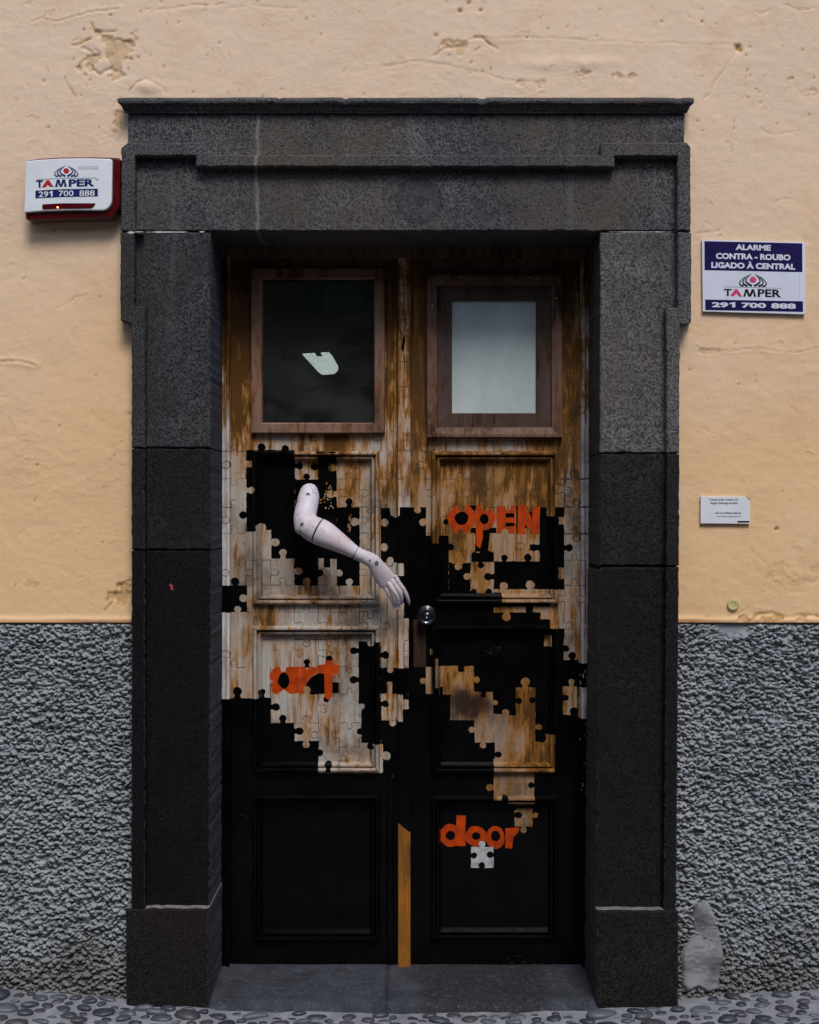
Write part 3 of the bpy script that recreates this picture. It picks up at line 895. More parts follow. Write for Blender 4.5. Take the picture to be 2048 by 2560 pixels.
# ------------------------------------------------------------------ the painted door: puzzle map in photo pixels
DY = 0.262
F = 520.0 / 1725.0
ZB = {1: (540, 1060), 2: (980, 1060), 3: (540, 1520), 4: (980, 1520), 5: (980, 1960)}
PAINT = []
jr = random.Random(3)
def zz(n, x, y): return (ZB[n][0] + x * F, ZB[n][1] + y * F)
def add(cls, pts):
    a = np.array(pts, float)
    PAINT.append((cls, a, a[:, 0].min(), a[:, 0].max(), a[:, 1].min(), a[:, 1].max()))
def rough_line(pts, step=7, amp=0.45):
    out = []
    n = len(pts)
    for i in range(n):
        a, b = Vector(pts[i]), Vector(pts[(i + 1) % n])
        k = max(1, int((b - a).length / step))
        nn = Vector((-(b - a).y, (b - a).x))
        nn = nn.normalized() if nn.length else nn
        for j in range(k):
            q = a + (b - a) * j / k + nn * jr.gauss(0, amp)
            out.append((q.x, q.y))
    return out
def R(cls, n, x0, y0, x1, y1): add(cls, rough_line([zz(n, x0, y0), zz(n, x1, y0), zz(n, x1, y1), zz(n, x0, y1)]))
def P(cls, n, *pts): add(cls, rough_line([zz(n, *p) for p in pts], 9, 0.3))
def E(cls, n, cx, cy, rx, ry=None, k=18):
    ry = ry or rx
    ph = jr.uniform(0, 6)
    add(cls, [zz(n, cx + rx * (1 + .05 * math.sin(3 * a + ph)) * math.cos(a), cy + ry * (1 + .05 * math.sin(2 * a + ph)) * math.sin(a)) for a in [2 * math.pi * i / k for i in range(k)]])
def K(cls, n, cx, cy, r, d):
    """puzzle knob: bulb at (cx,cy) sticking out in direction d, neck reaching back"""
    dx, dy = {'u': (0, -1), 'd': (0, 1), 'l': (-1, 0), 'r': (1, 0)}[d]
    E(cls, n, cx, cy, r, r * .95)
    px, py = -dy, dx
    w0, w1, L = r * .62, r * .95, r * 1.75
    pts = [(cx + px * w0, cy + py * w0), (cx - px * w0, cy - py * w0),
           (cx - px * w0 * 1.0 - dx * r * 1.05, cy - py * w0 - dy * r * 1.05), (cx - px * w1 - dx * L, cy - py * w1 - dy * L),
           (cx + px * w1 - dx * L, cy + py * w1 - dy * L), (cx + px * w0 - dx * r * 1.05, cy + py * w0 - dy * r * 1.05)]
    add(cls, [zz(n, *p) for p in pts])

# class numbers
Wd, Bk, Ln, Og, Sv, Br, Yo = 0, 1, 2, 3, 4, 5, 6
# thin drawn seams of the jigsaw over the bare paint
COLS = [556, 615, 676, 736, 796, 848, 899, 953, 1011, 1064, 1122, 1178, 1235, 1292, 1350, 1411, 1462]
ROWS = [715, 785, 852, 921, 991, 1060, 1128, 1197, 1268, 1333, 1400, 1463, 1530, 1600, 1668, 1737, 1809, 1870, 1925, 1990]
KN = [(0, 0), (.30, .015), (.39, .0), (.41, -.06), (.37, -.13), (.36, -.20), (.41, -.28), (.5, -.31), (.59, -.28), (.64, -.20), (.63, -.13), (.59, -.06), (.61, 0), (.70, .015), (1, 0)]
def ribbon(pts, w):
    l, r_ = [], []
    for i, p in enumerate(pts):
        a = Vector(pts[max(0, i - 1)]); b = Vector(pts[min(len(pts) - 1, i + 1)])
        d = (b - a); n = Vector((-d.y, d.x)).normalized() if d.length else Vector((0, 1))
        ww = w * jr.uniform(.6, 1.25)
        q = Vector(p)
        l.append(tuple(q + n * ww / 2)); r_.append(tuple(q - n * ww / 2))
    add(Ln, l + r_[::-1])
def seam(a, b, sgn):
    a, b = Vector(a), Vector(b)
    d = b - a; n = Vector((-d.y, d.x))
    pts = [tuple(a + d * u + n * v * sgn) for u, v in KN]
    if jr.random() < 0.45:          # worn away in places
        k0 = jr.choice([0, 0, 2, 4]); k1 = jr.choice([15, 15, 12, 9]); pts = pts[k0:k1]
    ribbon(pts, jr.uniform(1.3, 2.3))
for i, x in enumerate(COLS):
    for y0, y1 in zip(ROWS[:-1], ROWS[1:]):
        if jr.random() < 0.62: seam((x, y0), (x, y1), jr.choice([-1, 1]))
for j, y in enumerate(ROWS):
    for x0, x1 in zip(COLS[:-1], COLS[1:]):
        if jr.random() < 0.62: seam((x0, y), (x1, y), jr.choice([-1, 1]))
# bold seams on the right stile
for (a, b, sg) in (((1400, 1197), (1472, 1197), 1), ((1411, 1175), (1411, 1268), -1), ((1411, 1267), (1472, 1267), 1), ((1411, 1335), (1472, 1335), -1)):
    pts = [tuple(Vector(a) + (Vector(b) - Vector(a)) * u + Vector((-(b[1] - a[1]), b[0] - a[0])) * v * sg) for u, v in KN]
    ribbon(pts, 3.4)
ribbon([zz(2, 150, 228), zz(2, 175, 215), zz(2, 188, 165), zz(2, 212, 150), zz(2, 232, 165), zz(2, 240, 210), zz(2, 280, 240), zz(2, 320, 245)], 3.2)
ribbon([zz(2, 1440, 380), zz(2, 1446, 450), zz(2, 1436, 520), zz(2, 1480, 525), zz(2, 1492, 550), zz(2, 1475, 585), zz(2, 1435, 590), zz(2, 1432, 690)], 3.0)
# seams and a burnt slot up the middle strip
for yy in (736, 801, 905, 968): ribbon([(998, yy), (1006, yy + .6), (1024, yy)], 2.6)
for (xa_, ya_, xb_, yb_) in ((1010, 716, 1011, 762), (1012, 780, 1010, 830), (1011, 890, 1012, 925)): ribbon([(xa_, ya_), (xa_ + 1, (ya_ + yb_) / 2), (xb_, yb_)], 2.6)
ribbon([(1000, 790), (1001, 778), (1010, 777), (1011, 790)], 2.4); ribbon([(1010, 762), (1006, 768), (998, 768)], 2.4)
add(Bk, [(1007, 882), (1004, 870), (1008, 846), (1014, 838), (1013, 858), (1010, 876)])
# --- zone 1: upper left panel
R(Bk, 1, 252, 215, 652, 905); R(Bk, 1, 652, 455, 1002, 905); R(Bk, 1, 845, 262, 1000, 460); R(Bk, 1, 1000, 690, 1190, 905)
R(Bk, 1, 455, 895, 1190, 1118); R(Bk, 1, 650, 1110, 845, 1340); R(Bk, 1, 1000, 1112, 1190, 1345)
K(Bk, 1, 378, 192, 34, 'u'); K(Bk, 1, 575, 203, 31, 'u'); K(Bk, 1, 225, 755, 33, 'l'); K(Bk, 1, 1103, 645, 30, 'u')
R(Wd, 1, 246, 305, 297, 357); K(Wd, 1, 296, 549, 30, 'r'); K(Wd, 1, 374, 862, 40, 'u'); R(Wd, 1, 335, 880, 455, 1118); R(Wd, 1, 395, 855, 412, 895)
R(Wd, 1, 240, 892, 335, 1118); K(Wd, 1, 488, 982, 36, 'r'); K(Wd, 1, 553, 1068, 31, 'u')
K(Wd, 1, 683, 1222, 33, 'r'); K(Wd, 1, 750, 1306, 33, 'u'); K(Bk, 1, 856, 1237, 34, 'r'); R(Bk, 1, 893, 1110, 946, 1192); K(Wd, 1, 1020, 1237, 30, 'r'); K(Wd, 1, 1105, 1312, 30, 'u')
R(Wd, 1, 662, 296, 832, 459); K(Bk, 1, 690, 346, 31, 'r'); K(Bk, 1, 815, 352, 33, 'l'); K(Bk, 1, 750, 434, 27, 'u')
K(Wd, 1, 965, 360, 36, 'l'); K(Wd, 1, 952, 580, 36, 'l'); K(Wd, 1, 1148, 812, 36, 'l')
R(Bk, 1, 832, 231, 905, 243); R(Bk, 1, 940, 232, 996, 242); R(Bk, 1, 640, 233, 655, 250)
for _ in range(26):   # dry brush specks
    E(Wd, 1, jr.gauss(925, 28), jr.uniform(480, 700), jr.uniform(3, 9), jr.uniform(3, 12), 7)
for _ in range(16):
    E(Wd, 1, jr.gauss(1105, 12), jr.uniform(740, 900), jr.uniform(2, 5), jr.uniform(4, 18), 7)
for _ in range(20):
    E(Bk, 1, jr.gauss(1130, 30), jr.uniform(1110, 1180), jr.uniform(3, 7), jr.uniform(8, 26), 7)
R(Bk, 1, 40, 1340, 258, 1560); K(Bk, 1, 160, 1308, 36, 'u'); K(Wd, 1, 228, 1445, 34, 'l'); K(Wd, 1, 180, 1535, 28, 'u')
R(Bk, 1, 1368, 695, 1625, 1610)
P(Wd, 1, (1440, 685), (1527, 685), (1524, 760), (1490, 778), (1450, 755)); K(Wd, 1, 1398, 818, 34, 'r'); K(Wd, 1, 1395, 1022, 34, 'r')
R(Wd, 1, 1366, 1148, 1500, 1612); K(Wd, 1, 1445, 1132, 30, 'u'); R(Wd, 1, 1505, 1155, 1558, 1255); R(Wd, 1, 1490, 1480, 1560, 1620)
# --- zone 2: upper right panel
R(Bk, 2, 65, 690, 283, 930); K(Wd, 2, 212, 712, 29, 'd'); K(Wd, 2, 258, 815, 32, 'l')
R(Bk, 2, 130, 925, 472, 1430); R(Wd, 2, 330, 915, 388, 990); R(Bk, 2, 352, 985, 366, 996); K(Bk, 2, 488, 1022, 30, 'r')
R(Bk, 2, 472, 1150, 652, 1430); R(Wd, 2, 500, 1120, 600, 1160); K(Wd, 2, 552, 1183, 32, 'd'); R(Bk, 2, 662, 1050, 846, 1146); K(Bk, 2, 738, 1172, 28, 'd'); K(Wd, 2, 716, 1042, 30, 'r')
K(Wd, 2, 625, 1266, 30, 'l'); K(Bk, 2, 800, 1268, 34, 'l'); R(Bk, 2, 850, 1140, 1430, 1372); K(Bk, 2, 935, 1110, 28, 'u'); K(Bk, 2, 1130, 1108, 32, 'u')
K(Wd, 2, 930, 1345, 34, 'u'); K(Wd, 2, 1150, 1335, 38, 'u')
R(Bk, 2, 1228, 690, 1430, 1190); R(Wd, 2, 1290, 680, 1347, 762); R(Wd, 2, 1385, 772, 1432, 832); K(Bk, 2, 1180, 1027, 31, 'l'); R(Bk, 2, 1145, 1000, 1230, 1050); K(Bk, 2, 1470, 1027, 32, 'r')
R(Wd, 2, 1385, 1192, 1432, 1285); R(Bk, 2, 1340, 1285, 1425, 1362)
R(Bk, 2, 472, 1400, 910, 1490); R(Wd, 2, 655, 1330, 845, 1404); E(Bk, 2, 680, 1396, 27); E(Bk, 2, 806, 1396, 28)
R(Bk, 2, 139, 1425, 912, 1740); R(Bk, 2, 905, 1480, 1312, 1740); R(Wd, 2, 845, 1515, 1110, 1563); K(Wd, 2, 950, 1598, 36, 'd'); R(Wd, 2, 1172, 1515, 1325, 1560); R(Wd, 2, 1232, 1550, 1325, 1620)
# OPEN
E(Bk, 2, 450, 812, 24); P(Bk, 2, (640, 675), (705, 675), (700, 720), (660, 712)); R(Bk, 2, 655, 860, 870, 905); R(Bk, 2, 690, 890, 815, 1060)
P(Wd, 2, (640, 905), (694, 918), (694, 1000), (640, 1010)); P(Wd, 2, (815, 905), (870, 905), (845, 1070), (800, 1050))
E(Og, 2, 578, 790, 112, 127, 28); E(Bk, 2, 580, 783, 58, 54); P(Wd, 2, (545, 650), (612, 650), (616, 700), (600, 728), (562, 728), (548, 700)); K(Wd, 2, 573, 894, 28, 'u')
E(Og, 2, 772, 785, 88, 98, 24); P(Og, 2, (697, 680), (765, 672), (755, 950), (735, 1030), (700, 1008)); P(Wd, 2, (742, 662), (810, 662), (806, 712), (772, 722), (748, 706)); E(Bk, 2, 768, 788, 38, 42)
P(Og, 2, (868, 678), (1030, 676), (1028, 905), (872, 908)); R(Bk, 2, 945, 742, 1018, 776); R(Bk, 2, 945, 820, 1018, 850); P(Wd, 2, (935, 668), (995, 668), (985, 712), (955, 722)); K(Wd, 2, 940, 898, 30, 'u')
P(Bk, 2, (1032, 680), (1050, 676), (1050, 912), (1034, 905)); P(Bk, 2, (1100, 690), (1175, 690), (1170, 905), (1105, 905))
P(Og, 2, (1046, 672), (1112, 672), (1166, 790), (1168, 690), (1232, 684), (1224, 915), (1172, 918), (1108, 830), (1108, 917), (1046, 917)); K(Wd, 2, 1152, 708, 24, 'd'); K(Wd, 2, 1132, 884, 27, 'u')
# --- zone 3: lower left panel
R(Bk, 3, 30, 748, 452, 2000); K(Bk, 3, 178, 690, 38, 'u'); K(Bk, 3, 378, 702, 30, 'u'); K(Bk, 3, 494, 826, 34, 'r')
R(Bk, 3, 450, 963, 648, 2000); K(Bk, 3, 553, 918, 30, 'u'); K(Bk, 3, 690, 1027, 34, 'r'); R(Bk, 3, 640, 1108, 850, 2000); K(Wd, 3, 745, 1140, 30, 'd'); K(Bk, 3, 858, 1207, 30, 'r')
R(Bk, 3, 848, 1372, 1625, 2000); K(Bk, 3, 933, 1302, 32, 'u')
R(Bk, 3, 1182, 280, 1368, 800); K(Wd, 3, 1283, 295, 28, 'd'); K(Bk, 3, 1142, 358, 32, 'l'); K(Bk, 3, 1140, 600, 33, 'l')
R(Bk, 3, 1205, 790, 1372, 1125); K(Wd, 3, 1208, 822, 26, 'r'); K(Bk, 3, 1196, 1030, 30, 'l'); K(Bk, 3, 1280, 1152, 30, 'd'); K(Bk, 3, 1405, 390, 33, 'r')
R(Bk, 3, 1366, 495, 1625, 712); K(Wd, 3, 1445, 512, 28, 'd'); K(Wd, 3, 1440, 632, 24, 'u'); R(Wd, 3, 1416, 610, 1463, 720)
K(Bk, 3, 1405, 795, 30, 'r'); R(Bk, 3, 1550, 712, 1625, 755); R(Bk, 3, 1550, 832, 1625, 940); R(Bk, 3, 1372, 932, 1625, 1380); K(Wd, 3, 1467, 952, 30, 'd')
K(Wd, 3, 1414, 1225, 36, 'r'); R(Wd, 3, 1345, 1130, 1385, 1362)
R(Bk, 3, 30, 1880, 1625, 3000)
# art
P(Bk, 3, (735, 650), (790, 575), (850, 545), (900, 540), (900, 716), (785, 724)); R(Bk, 3, 963, 620, 1018, 712); K(Bk, 3, 752, 452, 27, 'u'); E(Bk, 3, 935, 424, 28); E(Bk, 3, 914, 762, 26)
P(Og, 3, (440, 566), (465, 515), (500, 490), (530, 495), (540, 535), (575, 530), (580, 494), (690, 490), (692, 712), (615, 718), (560, 680), (500, 727), (465, 705), (450, 645), (474, 612), (445, 592)); E(Bk, 3, 560, 606, 48, 65)
P(Og, 3, (694, 490), (735, 492), (752, 515), (790, 488), (832, 500), (838, 545), (790, 572), (748, 625), (740, 660), (722, 716), (694, 714)); E(Wd, 3, 750, 682, 32, 32)
P(Og, 3, (832, 480), (905, 470), (905, 438), (968, 440), (968, 475), (1020, 478), (1015, 545), (966, 550), (962, 740), (932, 770), (900, 745), (896, 550), (845, 545))
# --- zone 4: lower right
R(Bk, 4, 139, 170, 1432, 3000); R(Bk, 4, 1345, 262, 1640, 3000)
R(Br, 4, 180, 95, 282, 490); R(Wd, 4, 280, 490, 333, 712); K(Wd, 4, 258, 605, 26, 'l'); R(Wd, 4, 316, 338, 336, 388); R(Wd, 4, 360, 420, 383, 662)
R(Wd, 4, 395, 485, 682, 722); R(Bk, 4, 395, 655, 425, 730); R(Bk, 4, 550, 478, 600, 528); E(Bk, 4, 575, 522, 25, 15); K(Wd, 4, 703, 600, 28, 'r')
P(Wd, 4, (490, 700), (690, 690), (690, 745), (842, 760), (842, 935), (484, 935))
R(Wd, 4, 684, 700, 840, 770); R(Bk, 4, 738, 695, 782, 745); K(Wd, 4, 860, 790, 22, 'r'); P(Wd, 4, (684, 940), (760, 900), (840, 880), (1032, 900), (1032, 1122), (690, 1122))
K(Wd, 4, 945, 872, 30, 'u'); R(Wd, 4, 1030, 665, 1192, 1122); K(Wd, 4, 1110, 618, 38, 'u'); K(Bk, 4, 1055, 775, 28, 'r'); K(Bk, 4, 1168, 770, 28, 'l')
K(Wd, 4, 1225, 992, 26, 'r'); K(Wd, 4, 662, 1015, 26, 'l'); K(Wd, 4, 757, 1145, 26, 'd')
R(Wd, 4, 858, 1115, 1345, 1372); R(Wd, 4, 1272, 1050, 1350, 1122); E(Bk, 4, 1242, 1082, 42); K(Bk, 4, 885, 1222, 28, 'r'); R(Wd, 4, 845, 1258, 900, 1372)
R(Wd, 4, 845, 1372, 1180, 1620); K(Wd, 4, 812, 1490, 30, 'l'); K(Bk, 4, 1155, 1470, 26, 'l'); K(Bk, 4, 935, 1575, 28, 'u'); R(Bk, 4, 845, 1592, 960, 1625); R(Wd, 4, 1025, 1620, 1170, 1642)
R(Wd, 4, 1425, 255, 1552, 432); K(Bk, 4, 1440, 336, 30, 'r'); K(Bk, 4, 1497, 396, 32, 'u'); R(Wd, 4, 1418, 650, 1537, 886); K(Wd, 4, 1490, 612, 26, 'u'); K(Bk, 4, 1438, 745, 28, 'r'); E(Bk, 4, 1510, 858, 36)
R(Wd, 4, 1548, 240, 1640, 452); R(Wd, 4, 1548, 652, 1640, 912); R(Wd, 4, 1265, 225, 1322, 322)
for _ in range(14): E(Wd, 4, jr.uniform(1555, 1615), jr.choice([jr.uniform(460, 640), jr.uniform(920, 1500)]), jr.uniform(2, 5), jr.uniform(6, 26), 6)
for _ in range(22): E(Br, 4, jr.uniform(770, 900), jr.uniform(320, 400), jr.uniform(3, 10), jr.uniform(2, 6), 6)
# --- zone 5: bottom right panel
R(Wd, 5, 1020, 208, 1168, 360); K(Bk, 5, 1052, 266, 30, 'r'); K(Wd, 5, 1192, 266, 24, 'r'); K(Wd, 5, 1095, 390, 26, 'd'); E(Bk, 5, 1022, 215, 12)
R(Og, 5, 535, 268, 613, 522); E(Og, 5, 484, 435, 90, 92, 26); E(Bk, 5, 487, 435, 40, 38); E(Og, 5, 700, 442, 90, 86, 26); E(Bk, 5, 700, 440, 36, 34); E(Og, 5, 860, 452, 80, 92, 26); E(Bk, 5, 863, 440, 39, 46)
P(Og, 5, (943, 374), (1062, 370), (1050, 412), (1010, 450), (1000, 546), (943, 540))
R(Sv, 5, 658, 530, 845, 704); K(Sv, 5, 748, 507, 28, 'u'); K(Bk, 5, 682, 602, 27, 'r'); K(Bk, 5, 816, 595, 28, 'l'); K(Bk, 5, 748, 684, 28, 'u')
add(Yo, [(985, 2044), (1022, 2076), (1030, 2076), (1030, 2430), (985, 2430)])
add(Br, [(600, 2033), (620, 2040), (618, 2045), (602, 2037)])
for _ in range(9):
    x, y = jr.uniform(1080, 1360), jr.uniform(2390, 2412); add(Br, [(x, y), (x + jr.uniform(3, 9), y - 1), (x + 4, y + 2)])

ko = S * (D + DY) / D
def door_pt(px, py, h):          # h = metres in front of the leaf face
    return Vector(((px - 1024) * ko, DY - h, ZC - (py - 1280) * ko))

def painted(name, outline, h, parent, base, lines=(), thick=0.02, paint=True):
    """a wooden piece cut along the painted outlines; each paint has its own material"""
    xs_ = [p[0] for p in outline]; ys_ = [p[1] for p in outline]
    bx0, bx1, by0, by1 = min(xs_), max(xs_), min(ys_), max(ys_)
    V = [Vector(p) for p in outline]
    Eg = [(i, (i + 1) % len(outline)) for i in range(len(outline))]
    for a, b in lines:
        V += [Vector(a), Vector(b)]; Eg.append((len(V) - 2, len(V) - 1))
    used = []
    if paint:
        for (c, a, x0, x1, y0, y1) in PAINT:
            if x1 < bx0 or x0 > bx1 or y1 < by0 or y0 > by1: continue
            if c in (Yo,) and name != 'cover_strip': continue
            used.append((c, a, x0, x1, y0, y1))
            n = len(a)
            for i in range(n):
                p, q = a[i], a[(i + 1) % n]
                if max(p[0], q[0]) < bx0 or min(p[0], q[0]) > bx1 or max(p[1], q[1]) < by0 or min(p[1], q[1]) > by1: continue
                # clip to the box (a little larger)
                t0, t1 = 0.0, 1.0
                dx, dy = q[0] - p[0], q[1] - p[1]; okc = True
                for (pp, qq) in ((-dx, p[0] - bx0 + .5), (dx, bx1 + .5 - p[0]), (-dy, p[1] - by0 + .5), (dy, by1 + .5 - p[1])):
                    if abs(pp) < 1e-9:
                        if qq < 0: okc = False
                    else:
                        r = qq / pp
                        if pp < 0: t0 = max(t0, r)
                        else: t1 = min(t1, r)
                if not okc or t0 >= t1: continue
                V += [Vector((p[0] + dx * t0, p[1] + dy * t0)), Vector((p[0] + dx * t1, p[1] + dy * t1))]
                Eg.append((len(V) - 2, len(V) - 1))
    res = delaunay_2d_cdt(V, Eg, [], 0, 0.02)
    v2 = np.array([(p[0], p[1]) for p in res[0]]); tri = np.array([f for f in res[2] if len(f) == 3])
    cen = v2[tri].mean(1)
    kin = in_poly(cen[:, 0], cen[:, 1], outline)
    tri = tri[kin]; cen = cen[kin]
    e1 = v2[tri[:, 1]] - v2[tri[:, 0]]; e2 = v2[tri[:, 2]] - v2[tri[:, 0]]
    ar = e1[:, 0] * e2[:, 1] - e1[:, 1] * e2[:, 0]
    tri = tri[np.abs(ar) > 1e-7]; cen = cen[np.abs(ar) > 1e-7]
    cls = np.zeros(len(tri), int)
    for (c, a, x0, x1, y0, y1) in used:
        m = np.where((cen[:, 0] >= x0) & (cen[:, 0] <= x1) & (cen[:, 1] >= y0) & (cen[:, 1] <= y1))[0]
        if len(m):
            ins = in_poly(cen[m, 0], cen[m, 1], a)
            mm = m[ins]
            if c == Ln: cls[mm[cls[mm] == 0]] = Ln
            else: cls[mm] = c
    def build(nm, tsel, csel, par):
        ids = np.unique(tsel); mp = {int(k): i for i, k in enumerate(ids)}
        verts = [door_pt(v2[k][0], v2[k][1], h(v2[k][0], v2[k][1])) for k in ids]
        faces = [[mp[int(i)] for i in t] for t in tsel]
        mats = [int(c) for c in csel]
        cnt = {}
        for t, c in zip(faces, mats):
            for a, b in ((t[0], t[1]), (t[1], t[2]), (t[2], t[0])):
                cnt.setdefault((min(a, b), max(a, b)), []).append((a, b, c))
        back = {}
        for k, l in cnt.items():
            if len(l) == 1:
                a, b, c = l[0]
                for q in (a, b):
                    if q not in back:
                        back[q] = len(verts); w = verts[q].copy(); w.y += thick if nm == name else 0.0008; verts.append(w)
                faces.append([b, a, back[a], back[b]]); mats.append(c)
        me = bpy.data.meshes.new(nm)
        me.from_pydata([tuple(v) for v in verts], [], faces)
        bmm = bmesh.new(); bmm.from_mesh(me); bmesh.ops.recalc_face_normals(bmm, faces=bmm.faces); bmm.to_mesh(me); bmm.free()
        o = link_mesh(nm, me, par, [base, M['black'], M['line'], M['orange'], M['silver'], M['woodB'], M['ochre']])
        me.polygons.foreach_set('material_index', mats)
        return o
    isl = (cls == Og); iss = (cls == Sv)
    main = ~(isl | iss)
    o = build(name, tri[main], cls[main], parent)
    if isl.any() and name == 'panel': build('painted_lettering', tri[isl], cls[isl], o)
    if iss.any() and name == 'panel': build('painted_puzzle_piece', tri[iss], cls[iss], o)
    return o

def rect(x0, y0, x1, y1): return [(x0, y0), (x1, y0), (x1, y1), (x0, y1)]
MP = [(0, .002), (2.0, .015), (5, .0195), (9, .0195), (11, .014), (12.2, .002), (13.8, .001), (16, .0095), (19, .0095), (21.5, -.002), (25, -.014)]
def mprof(t): return float(np.interp(t, [m[0] for m in MP], [m[1] for m in MP]))
def panel_with_moulding(x0, y0, x1, y1, leaf, base, w=25):
    o = painted('panel', rect(x0 + w - 1, y0 + w - 1, x1 - w + 1, y1 - w + 1), lambda a, b: -.014, leaf, base, (), .012)
    def side(outl, tfun, lns):
        painted('moulding', outl, lambda a, b: mprof(tfun(a, b)), o, base, lns, .012)
    g = 0.35
    side([(x0 + g, y0), (x1 - g, y0), (x1 - w - g, y0 + w), (x0 + w + g, y0 + w)], lambda a, b: b - y0, [((x0 + t, y0 + t), (x1 - t, y0 + t)) for t, _ in MP[1:-1]])
    side([(x0 + g, y1), (x0 + w + g, y1 - w), (x1 - w - g, y1 - w), (x1 - g, y1)], lambda a, b: y1 - b, [((x0 + t, y1 - t), (x1 - t, y1 - t)) for t, _ in MP[1:-1]])
    side([(x0, y0 + g), (x0 + w, y0 + w + g), (x0 + w, y1 - w - g), (x0, y1 - g)], lambda a, b: a - x0, [((x0 + t, y0 + t), (x0 + t, y1 - t)) for t, _ in MP[1:-1]])
    side([(x1, y0 + g), (x1, y1 - g), (x1 - w, y1 - w - g), (x1 - w, y0 + w + g)], lambda a, b: x1 - a, [((x1 - t, y0 + t), (x1 - t, y1 - t)) for t, _ in MP[1:-1]])
    return o
def window_piece(name, ox0, oy0, ox1, oy1, w, prof, leaf, mat, parent=None):
    """mitred applied frame; prof gives height over offset from the outer edge"""
    pr = lambda t: float(np.interp(t, [m[0] for m in prof], [m[1] for m in prof]))
    fr = parent or leaf
    g = 0.4
    L = [m[0] for m in prof[1:-1]]
    for outl, tf, lns in (
        ([(ox0 + g, oy0), (ox1 - g, oy0), (ox1 - w - g, oy0 + w), (ox0 + w + g, oy0 + w)], lambda a, b: b - oy0, [((ox0 + t, oy0 + t), (ox1 - t, oy0 + t)) for t in L]),
        ([(ox0 + g, oy1), (ox0 + w + g, oy1 - w), (ox1 - w - g, oy1 - w), (ox1 - g, oy1)], lambda a, b: oy1 - b, [((ox0 + t, oy1 - t), (ox1 - t, oy1 - t)) for t in L]),
        ([(ox0, oy0 + g), (ox0 + w, oy0 + w + g), (ox0 + w, oy1 - w - g), (ox0, oy1 - g)], lambda a, b: a - ox0, [((ox0 + t, oy0 + t), (ox0 + t, oy1 - t)) for t in L]),
        ([(ox1, oy0 + g), (ox1, oy1 - g), (ox1 - w, oy1 - w - g), (ox1 - w, oy0 + w + g)], lambda a, b: ox1 - a, [((ox1 - t, oy0 + t), (ox1 - t, oy1 - t)) for t in L])):
        painted(name, outl, lambda a, b, tf=tf: pr(tf(a, b)), fr, mat, lns, .06, paint=False)

# wooden frame fixed in the stone
frame = empty('door_frame', door_pt(1015, 2412, 0), 'thin white painted wooden frame round the two door leaves', 'door frame')
fp = [(0, .012), (3, .020), (8, .022), (10, .016), (11.5, .015), (13, .026), (17, .030), (20, .026), (22, .010)]
def fprof(t): return float(np.interp(t, [m[0] for m in fp], [m[1] for m in fp]))
painted('frame_post', rect(553, 640, 577, 2412), lambda a, b: fprof(min(22, a - 555)), frame, M['woodF'], [((555 + t, 640), (555 + t, 2412)) for t, _ in fp[1:-1]], .07)
painted('frame_post', rect(1451, 640, 1477, 2412), lambda a, b: fprof(min(22, 1473 - a)), frame, M['woodF'], [((1473 - t, 640), (1473 - t, 2412)) for t, _ in fp[1:-1]], .07)
painted('frame_head', rect(553, 600, 1477, 648), lambda a, b: .022, frame, M['bareR'], (), .07)

# left leaf
leafL = empty('door_leaf', door_pt(787, 2412, 0), 'left door leaf with glazed top, puzzle paint and the word art', 'door')
painted('stile', rect(578, 648, 632, 2411), lambda a, b: 0.0, leafL, M['woodL'])
painted('stile', rect(950, 648, 996, 2411), lambda a, b: 0.0 if a < 966 else (.006 if 969 <= a <= 984 else 0.0), leafL, M['woodL'], [((x, 648), (x, 2411)) for x in (966, 969, 984, 987)])
painted('rail', rect(632.3, 648, 949.7, 700), lambda a, b: -.001, leafL, M['bareR'])
painted('rail', rect(632.3, 1058, 949.7, 1127), lambda a, b: -.001, leafL, M['woodL'])
painted('rail', rect(632.3, 1512, 949.7, 1564), lambda a, b: -.001, leafL, M['woodL2'])
painted('rail', rect(632.3, 1931, 949.7, 1986), lambda a, b: -.001, leafL, M['woodL'])
painted('rail', rect(632.3, 2350, 949.7, 2411), lambda a, b: -.001, leafL, M['woodL'])
panel_with_moulding(632, 1127, 950, 1512, leafL, M['woodL'])
panel_with_moulding(632, 1564, 950, 1931, leafL, M['woodL2'])
panel_with_moulding(632, 1986, 950, 2350, leafL, M['woodL'])
painted('cover_strip', rect(995, 648, 1027, 2416), lambda a, b: {0: .010}.get(0) if a < 996 or a > 1026 else (.024 if a < 1011 else .021), leafL, M['woodC'],
        [((x, 648), (x, 2416)) for x in (996.2, 998, 1010, 1012, 1024, 1025.8)], .04)

WL = [(0, .006), (1.2, .021), (3, .024), (24, .024), (26, .021), (28, .004)]
window_piece('window_frame', 628, 672, 963, 1085, 28, WL, leafL, M['bareL'])
